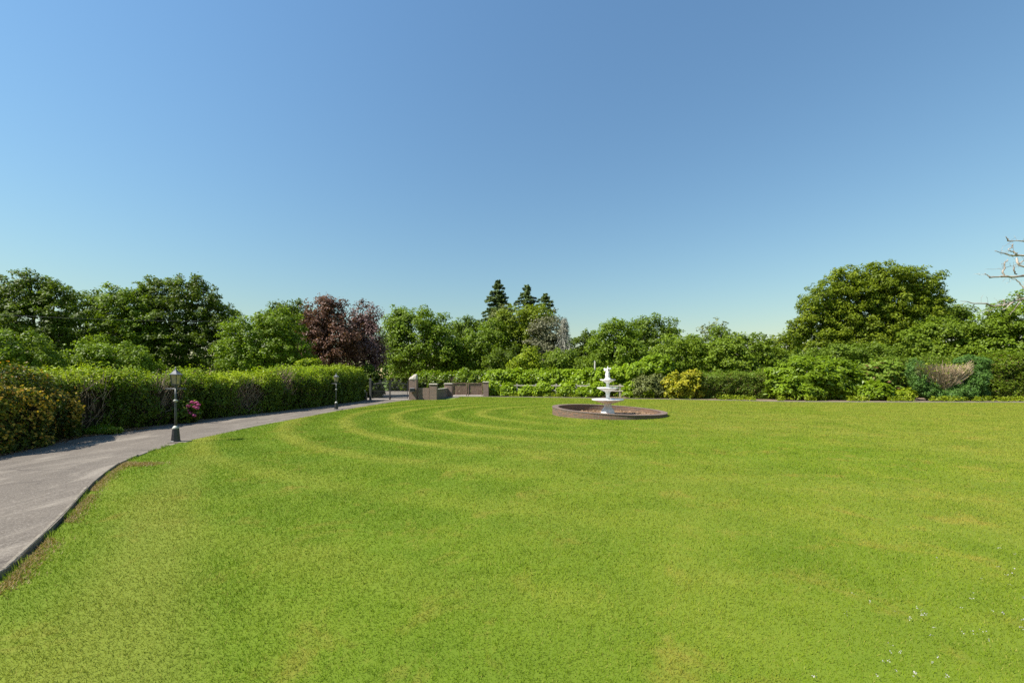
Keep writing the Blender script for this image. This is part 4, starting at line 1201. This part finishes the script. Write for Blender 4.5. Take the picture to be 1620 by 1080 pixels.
hedge('clipped_hedge', 'lower yellow topped hedge right of the pink flowers', hp(17.3, 21.3, 1.74, 1.95), 2.0, 'cypress', .10, 650, 104, group=GH, bare=((1.3, 2.8, .12, .78),), bumpy=.12, shoulder=.8, tone_top=.46)
hedge('clipped_hedge', 'long green hedge length behind the farther lamp post', hp(21.0, 27.6, 1.98, 2.14), 2.1, 'hedge', .115, 500, 105, group=GH, bare=((.4, 1.3, .55, .98),), bumpy=.13, tone_top=.40)
hedge('clipped_hedge', 'tallest hedge end next to the iron gate with tan tipped leaves', hp(27.3, 32.2, 2.28, 2.42), 2.2, 'cypress', .12, 480, 106, group=GH, bumpy=.10, shoulder=.84, tone_top=.40)

# amber leaves scattered over the orange shrub's face, part of that shrub
def scatter_on(rname_label, pts_fn, n, mat, size, partname, seed):
    o = [x for x in COL.objects if x.get('label', '').startswith(rname_label)][0]
    rng = np.random.default_rng(seed)
    P = pts_fn(rng, n) - np.array(o.location)
    Nn = unit(rng.normal(size=(len(P), 3)) * .6 + np.array([.7, -.5, .4]))
    link(partname, leaf_mesh(partname, P, Nn, size, size * .7, rng, .3 + .4 * rng.random(len(P))), M[mat], o)
def amber(rng, n):
    fol = [c for o in COL.objects if o.get('label', '').startswith('bulging shrub hedge') for c in o.children if c.name.startswith('foliage')][0]
    base = np.array(fol.parent.location)
    co = np.empty(len(fol.data.vertices) * 3, np.float32); fol.data.vertices.foreach_get('co', co)
    co = co.reshape(-1, 3)[::4].astype(float) + base
    cl = wnoise(co, .5, 8)
    w_ = np.clip((cl + .45), .0, 1) * np.exp(-((co[:, 2] - .85) / .6) ** 2) * (co[:, 0] > -12.6) * np.clip((co[:, 1] - 7.5) / 4, .12, 1)
    k = rng.choice(len(co), n, replace=False, p=w_ / w_.sum())
    return co[k] + np.array([.05, -.04, .02])
scatter_on('bulging shrub hedge', amber, 1350, 'yellowbit', .075, 'amber_leaves', 5)

# the pink hydrangea growing out of the hedge foot
hy = empty('hydrangea', (-12.1, 15.9, 0)); tag(hy, 'hydrangea bush with a cluster of pink flower heads in the dark hedge', 'plant')
rng = np.random.default_rng(21)
lobh = [(np.array([-.25, 0, .45]), np.array([.40, .45, .42])), (np.array([-.15, -.25, .3]), np.array([.30, .30, .3]))]
_, Ph, Nh, Th = crown_leaves(lobh, rng, .16, 24, .8, 1.5, 1.0, .3)
link('foliage', leaf_mesh('foliage', Ph, Nh, .13, .085, rng, Th - .2), M['hedge'], hy)
for px, py in ((304, 636), (311, 637), (298, 642), (308, 643), (314, 640), (296, 649), (301, 653), (307, 657), (312, 645)):
    q = at(px, py, 15.55) - np.array([-12.1, 15.9, 0])
    n = 60
    dd = unit(rng.normal(size=(n, 3)))
    link('flower_head', leaf_mesh('flower_head', q + dd * .062 * np.array([1.1, 1, .8]), dd, .05, .045, rng, .1 + .3 * rng.random(n)), M['pink'], hy)
mbh = MB()
for i in range(7): mbh.tube([(0, 0, 0), (-.1 + rng.normal() * .08, rng.normal() * .1, .25), (-.15 + rng.normal() * .1, rng.normal() * .12, .55)], [.012, .01, .005], 5)
mbh.build('stems', M['twig'], hy)
# ferns at the hedge foot
rng = np.random.default_rng(31)
shrub('fern', 'low bright fern clump at the foot of the cypress hedge', 12.6, [(160, 681, 18, 7), (180, 682, 12, 6)], 'maple', 'plant', clump=4, nl=30, leaf=5.5, lw=.35)
# leaf litter along the hedge foot
n = 2600
yy = rng.uniform(5.5, 14, n); xx = np.interp(yy, dl_y, dl_x) + .15 - np.abs(rng.normal(size=n)) * .28
xx += .30 * (rng.random(n) ** 4) * (yy < 11)
Pl = np.stack([xx, yy, rng.uniform(.004, .02, n)], 1)
tag(link('leaf_litter', leaf_mesh('leaf_litter', Pl, unit(np.array([0, 0, 1.0]) + rng.normal(size=(n, 3)) * .35), .06, .04, rng, rng.random(n) * .7), M['brownleaf']), kind='stuff')
n = 900
a = rng.uniform(0, 6.28, n); q = np.sqrt(rng.random(n)) * 2.25
Pl = np.stack([FX + np.cos(a) * q, FY + np.sin(a) * q, np.full(n, .03)], 1)
tag(link('pool_leaf_litter', leaf_mesh('pool_leaf_litter', Pl, unit(np.array([0, 0, 1.0]) + rng.normal(size=(n, 3)) * .4), .09, .06, rng, .2 + rng.random(n) * .6), M['brownleaf']), kind='stuff')

# ------------------------------------------------------------------ shrubs of the far border
hedge('roadside_hedge', 'bright green roadside hedge beyond the brick wall and gates', [(WX(655, 45), 45, 2.1), (WX(690, 45), 45, 2.25), (WX(770, 45), 45.5, 2.3), (WX(830, 45), 45.5, 2.2)], 2.2, 'laurel_deep', .24, 150, 201, side=-1, bumpy=.3, tone_top=.3, shoulder=.6)
hedge('lane_hedge', 'pale green bank hedge across the lane seen through the iron gate', [(WX(612, 58), 58, 2.0), (WX(640, 58), 58, 2.2), (WX(672, 58), 58, 2.2)], 2.5, 'hazel', .28, 110, 206, side=-1, bumpy=.35, tone_top=.3, shoulder=.6)
shrub('holly_bush', 'dark holly bush standing just behind the left leaf of the iron gate', 37.5, [(583, 600, 16, 22), (596, 608, 10, 18), (575, 615, 14, 20), (590, 622, 13, 12)], 'alder', cat='bush', leaf=4, nl=34)
GB = 'laurels along the rail fence'
back = [(795, 'laurel'), (838, 'laurel'), (880, 'laurel'), (922, 'laurel'), (966, 'laurel'), (1008, 'laurel')]
where = ['behind the right hand brick pier', 'second from the brick pier', 'third from the brick pier', 'fourth from the brick pier', 'directly left of the fountain top', 'directly right of the fountain top']
for i, ((px, mt), wh) in enumerate(zip(back, where)):
    up_ = 0 if i < 4 else (-4 if i == 4 else -9)
    shrub('laurel', 'tall yellow green laurel behind the fence, ' + wh, bed(px, 3.6 + (i % 2) * .6), [(px - 10, 599 + up_, 17, 13), (px + 12, 596 + up_, 17, 13), (px, 612, 24, 12)], mt, group=GB, leaf=5.6, clump=6.5, nl=34, lw=.42, up=.8)
front = [(781, 617, 9, 12), (802, 618, 12, 11), (832, 620, 10, 9), (858, 617, 12, 13), (897, 617, 12, 12), (922, 622, 10, 7), (944, 617, 14, 12), (999, 616, 11, 13)]
wh2 = ['against the right hand brick pier', 'second one from the brick pier', 'at the first fence post seen from the gate', 'fourth from the brick pier', 'in the middle of the rail fence', 'third to the left of the fountain', 'just left of the fountain', 'just right of the fountain']
for (px, py, rx, ry), wh in zip(front, wh2):
    shrub('laurel', 'low bright laurel before the fence, ' + wh, bed(px, .75), [(px - rx * .4, py + 1, rx * .7, ry * .8), (px + rx * .45, py, rx * .65, ry * .85), (px, py - ry * .25, rx * .5, ry * .75)], 'laurel', group='low laurels before the rail fence', leaf=5.6, clump=5, nl=32, lw=.42, up=.8)
shrub('laurel', 'tall vivid green laurel rising over the grey green shrub', bed(1035, 3.2), [(1040, 577, 20, 16), (1018, 588, 24, 14), (1050, 592, 20, 16), (1035, 608, 30, 14)], 'laurel_deep', leaf=6.5, clump=6, lw=.42, up=.8)
shrub('grey_shrub', 'dull grey green rounded shrub left of the golden shrub', bed(1026, 1.15), [(1024, 612, 24, 18), (1042, 610, 18, 17), (1012, 620, 16, 10)], 'greyleaf', leaf=3.6, clump=5, nl=34, lw=.4)
shrub('laurel', 'small yellow green sprig in front of the grey green shrub', bed(1027, .4), [(1027, 618, 8, 8)], 'yellowgreen', leaf=5, clump=4, lw=.42)
shrub('golden_shrub', 'bright golden yellow shrub right of the fountain', bed(1085, 1.0), [(1078, 606, 24, 17), (1096, 602, 16, 14), (1070, 617, 17, 11), (1101, 619, 12, 10), (1086, 620, 14, 10)], 'gold', leaf=4.4, clump=5, nl=28, jitter=.4, cover=1.3)
hedge('clipped_hedge', 'clipped dull green hedge between the golden shrub and the feathery laurels', [(WX(1108, 34.6), 34.7, 2.12), (WX(1165, 34.3), 34.3, 2.15), (WX(1232, 33.8), 33.8, 2.20)], 2.4, 'privet', .14, 420, 202, side=-1, bumpy=.14, tone_top=.22, shoulder=.8)
shrub('laurel', 'lush feathery bright green laurel right of the clipped dull hedge', 33.4, [(1245, 600, 30, 24), (1275, 590, 34, 24), (1262, 617, 40, 16)], 'laurel_deep', leaf=7, clump=7, nl=34, lw=.36, up=.7, group='feathery laurels')
shrub('laurel', 'tallest feathery bright green laurel under the great oak', 33.6, [(1312, 588, 32, 22), (1300, 606, 36, 22), (1335, 606, 26, 24), (1318, 620, 34, 13)], 'laurel_deep', leaf=7, clump=7, nl=34, lw=.36, up=.7, group='feathery laurels')
shrub('viburnum', 'rounded mid green shrub left of the blue green conifer', 33.9, [(1384, 592, 34, 24), (1408, 596, 24, 25), (1362, 605, 24, 24), (1392, 615, 34, 18)], 'privet', leaf=5.4, clump=6)
shrub('hosta', 'low vivid clump at the foot of the rounded mid green shrub', 32.3, [(1384, 617, 20, 12), (1365, 622, 14, 10), (1402, 622, 12, 9)], 'laurel_deep', leaf=7, clump=5, lw=.45, cat='plant')
shrub('hosta', 'small pale green clump left of the blue green conifer foot', 31.8, [(1432, 624, 11, 9), (1422, 628, 8, 6)], 'yellowgreen', leaf=6, clump=4, lw=.5, cat='plant')
# blue green conifer with the brown dead heart
cn = shrub('juniper', 'blue green spreading conifer with a brown dead twiggy heart', 31.8, [(1446, 577, 8, 9, .2), (1449, 588, 9, 13, .1), (1455, 603, 11, 12), (1467, 616, 13, 11), (1482, 624, 14, 9), (1502, 625, 18, 10), (1522, 619, 18, 13), (1538, 607, 15, 15), (1547, 591, 13, 15), (1549, 577, 12, 11), (1526, 570, 15, 6, .8), (1553, 623, 7, 8)], 'bluegreen', leaf=4.2, clump=5, nl=48, lw=.22, flat=.9, cover=2.0)
rng = np.random.default_rng(61)
n = 1900
c0 = np.array(cn.location)
b0 = at(1494, 622, 31.9) - c0
px = rng.uniform(1446, 1542, n); fpy = rng.random(n)
lo_ = 578 + .0 * px
tipz = np.where(rng.random(n) < .7, rng.uniform(574, 590, n), rng.uniform(588, 614, n) - np.abs(px - 1494) * .45)
tip = np.array([at(a_, b_, 31.15 + .9 * rng.random()) for a_, b_ in zip(px, tipz)]) - c0
st = b0 + (tip - b0) * rng.uniform(.10, .8, n)[:, None]
k = rng.random(n) < .45
tip[k] = st[k] + (tip[k] - st[k]) * .4 + rng.normal(size=(k.sum(), 3)) * np.array([.22, .1, .2])
sticks('dead_twigs', st, tip, rng.uniform(.010, .028, n), 'dead_twig', cn, rng)
b = MB(); b.ball(at(1496, 596, 32.8) - c0, (1.9, .35, .85), 16, 10); b.build('painted_interior_shade', M['core'], cn)  # dark solid behind the twigs, inner shade painted into its colour
n = 800
sel = rng.integers(0, 1900, n)
link('dry_leaves', leaf_mesh('dry_leaves', tip[sel] + rng.normal(size=(n, 3)) * .05, unit(rng.normal(size=(n, 3))), .15, .08, rng, rng.random(n) * .6), M['yellowgreen'], cn)
hedge('hornbeam_hedge', 'tall olive green hornbeam hedge at the right edge', [(WX(1536, 33.2), 33.2, 3.05), (WX(1590, 32.6), 32.6, 3.45), (WX(1680, 31.8), 31.8, 3.9), (WX(1800, 31), 31.0, 4.0)], 2.6, 'hornbeam', .16, 330, 203, side=-1, bumpy=.18, tone_top=.2, shoulder=.82)
hedge('clipped_hedge', 'low dark hedge top showing between the juniper and the yellow tinged tree', [(WX(1400, 37), 37.0, 3.2), (WX(1470, 36.5), 36.5, 3.4), (WX(1560, 36), 36.0, 3.4)], 2.2, 'privet', .16, 260, 204, side=-1, bumpy=.2, tone_top=.2)
# weeds along the far edge of the path
rng = np.random.default_rng(19)
n = 9000
xx = rng.uniform(-1.5, 42, n); yy = far_edge(xx) + 1.65 + np.abs(rng.normal(size=n)) * .35
cl = wnoise(np.stack([xx, yy, yy * 0], 1), .8, 2)
ok = cl > -.15
zz = rng.random(n) ** 2 * .35
Pl = np.stack([xx, yy, zz + .03], 1)[ok]
tag(link('weeds', leaf_mesh('weeds', Pl, unit(rng.normal(size=(len(Pl), 3)) + np.array([0, -.6, .5])), .20, .06, rng, .2 + .5 * rng.random(len(Pl)), -.5), M['yellowgreen']), kind='stuff')

# ------------------------------------------------------------------ grass
rng = np.random.default_rng(8)
def blades(n, y0, y1):
    yy = (rng.random(n) * (y1 ** .5 - y0 ** .5) + y0 ** .5) ** 2
    xx = rng.uniform(-1, 1, n) * (yy * 1.46 + 3.2)
    hgt = .021 + .0006 * yy
    wid = .0017 * yy ** .8 + .0006
    ok = (xx > np.interp(yy, dr_y, dr_x) + .025) & (yy < far_edge(xx) - .1) & (np.hypot(xx - FX, yy - FY) > RO + .03)
    ok &= ~((yy > 32.4) & (xx < -4.7)) & ~((yy > 32.6) & (xx < WX(693, yy) + .3))
    xx, yy = xx[ok], yy[ok]
    m = len(xx)
    P = np.stack([xx, yy, np.zeros(m)], 1)
    patch = 1 + .25 * wnoise(P, .6, 3) + .08 * wnoise(P, .15, 5)
    hgt, wid = hgt[ok], wid[ok]
    h = hgt * rng.uniform(.45, 1.25, m) * patch
    # mown lie of the grass follows the mower's rings
    dist = np.hypot(np.minimum(xx - FX, 0), yy - FY - 1.0)
    lie = np.sign(np.sin(dist * 2 * math.pi / 1.95)) * np.clip((3 - xx) / 5, 0, 1) * np.clip((yy - 7) / 4, 0, 1)
    a = rng.uniform(0, 2 * math.pi, m)
    lean = rng.uniform(.2, 1.1, m) * h
    tip = P + np.stack([np.cos(a) * lean + .25 * lie * h, np.sin(a) * lean + .15 * lie * h, h], 1)
    b_ = rng.uniform(0, 2 * math.pi, m)
    wv = np.stack([np.cos(b_), np.sin(b_), np.zeros(m)], 1) * (wid * rng.uniform(.6, 1.3, m) * .5)[:, None]
    V = np.stack([P - wv, P + wv, tip], 1)
    return V, rng.random(m)
Vs, Rs = [], []
v_, r_ = blades(1950000, 1.6, 38.5); Vs.append(v_); Rs.append(r_)
V = np.concatenate(Vs); R_ = np.concatenate(Rs)
g = raw_mesh('grass', V.reshape(-1, 3), np.arange(len(V) * 3).reshape(-1, 3), {'rnd': R_})
tag(link('grass', g, M['blade']), kind='stuff')
# tufts leaning over the kerb and a bleached scalp mark at its end
n = 2400
yy = rng.uniform(1.5, 10.4, n); P = np.stack([np.interp(yy, dr_y, dr_x) + .02 + np.abs(rng.normal(size=n)) * .03, yy, np.zeros(n)], 1)
ok = wnoise(P, .22, 4) > .25
P = P[ok]; n = len(P)
h = rng.uniform(.03, .075, n)
tip = P + np.stack([-rng.uniform(.0, .05, n), rng.normal(size=n) * .03, h], 1)
a = rng.uniform(0, 6.28, n); wv = np.stack([np.cos(a), np.sin(a), a * 0], 1) * .004
tf = np.stack([P - wv, P + wv, tip], 1)
tag(link('kerb_grass', raw_mesh('kerb_grass', tf.reshape(-1, 3), np.arange(n * 3).reshape(-1, 3), {'rnd': rng.random(n)}), M['blade']), kind='stuff')
sx, sy = gd(217, 735)
n = 1500
P = np.stack([sx + rng.normal(size=n) * .20, sy + rng.normal(size=n) * .10 + 0, np.full(n, .004)], 1)
tip = P + np.stack([rng.normal(size=n) * .02, rng.normal(size=n) * .02, rng.uniform(.02, .04, n)], 1)
a = rng.uniform(0, 6.28, n); wv = np.stack([np.cos(a), np.sin(a), a * 0], 1) * .006
tf = np.stack([P - wv, P + wv, tip], 1)
tag(link('dry_grass_patch', raw_mesh('dry_grass_patch', tf.reshape(-1, 3), np.arange(n * 3).reshape(-1, 3), {'rnd': rng.random(n), 'tone': .3 + .5 * rng.random(n)}), M['straw']), kind='stuff')
# dry brown fringe along the kerb
n = 9000
yy = 1.5 + 6.9 * rng.random(n) ** 1.3; xx = np.interp(yy, dr_y, dr_x) + .03 + np.abs(rng.normal(size=n)) * .085
P = np.stack([xx, yy, np.zeros(n)], 1); a = rng.uniform(0, 6.28, n); h = rng.uniform(.02, .05, n)
tip = P + np.stack([np.cos(a) * .035, np.sin(a) * .02, h * .75], 1)
wv = np.stack([np.sin(a), -np.cos(a), a * 0], 1) * .004
ok = wnoise(P, .5, 6) > -.35
fr_ = np.stack([P - wv, P + wv, tip], 1)[ok]
tag(link('dry_grass_fringe', raw_mesh('dry_grass_fringe', fr_.reshape(-1, 3), np.arange(len(fr_) * 3).reshape(-1, 3), {'rnd': rng.random(len(fr_)), 'tone': rng.random(len(fr_)) * .7}), M['straw']), kind='stuff')
# white clover flowers in the near right corner
cl = []
for px, py, sp_n, k in ((1575, 985, 60, 24), (1458, 985, 10, 6), (1440, 1040, 40, 5), (1600, 905, 30, 9), (1350, 1060, 60, 4), (1500, 1060, 60, 6), (1400, 960, 50, 4), (1545, 880, 40, 4)):
    for _ in range(k):
        x, y = gd(px + rng.normal() * sp_n, min(1078, py + rng.normal() * sp_n * .5))
        c_ = np.array([x, y, .035])
        for _q in range(5):
            cl.append(c_ + rng.normal(size=3) * np.array([.007, .007, .004]))
cl = np.array(cl)
M['clover'] = plain_mat('white_clover_petal', (.28, .26, .24), (.42, .40, .36), 30, .7)
tag(link('clover_flowers', leaf_mesh('clover_flowers', cl, unit(rng.normal(size=cl.shape) + np.array([0, 0, .8])), .008, .007, rng, rng.random(len(cl))), M['clover']), kind='stuff')
print('LEAVES', TOTAL[0], 'BLADES', len(V))
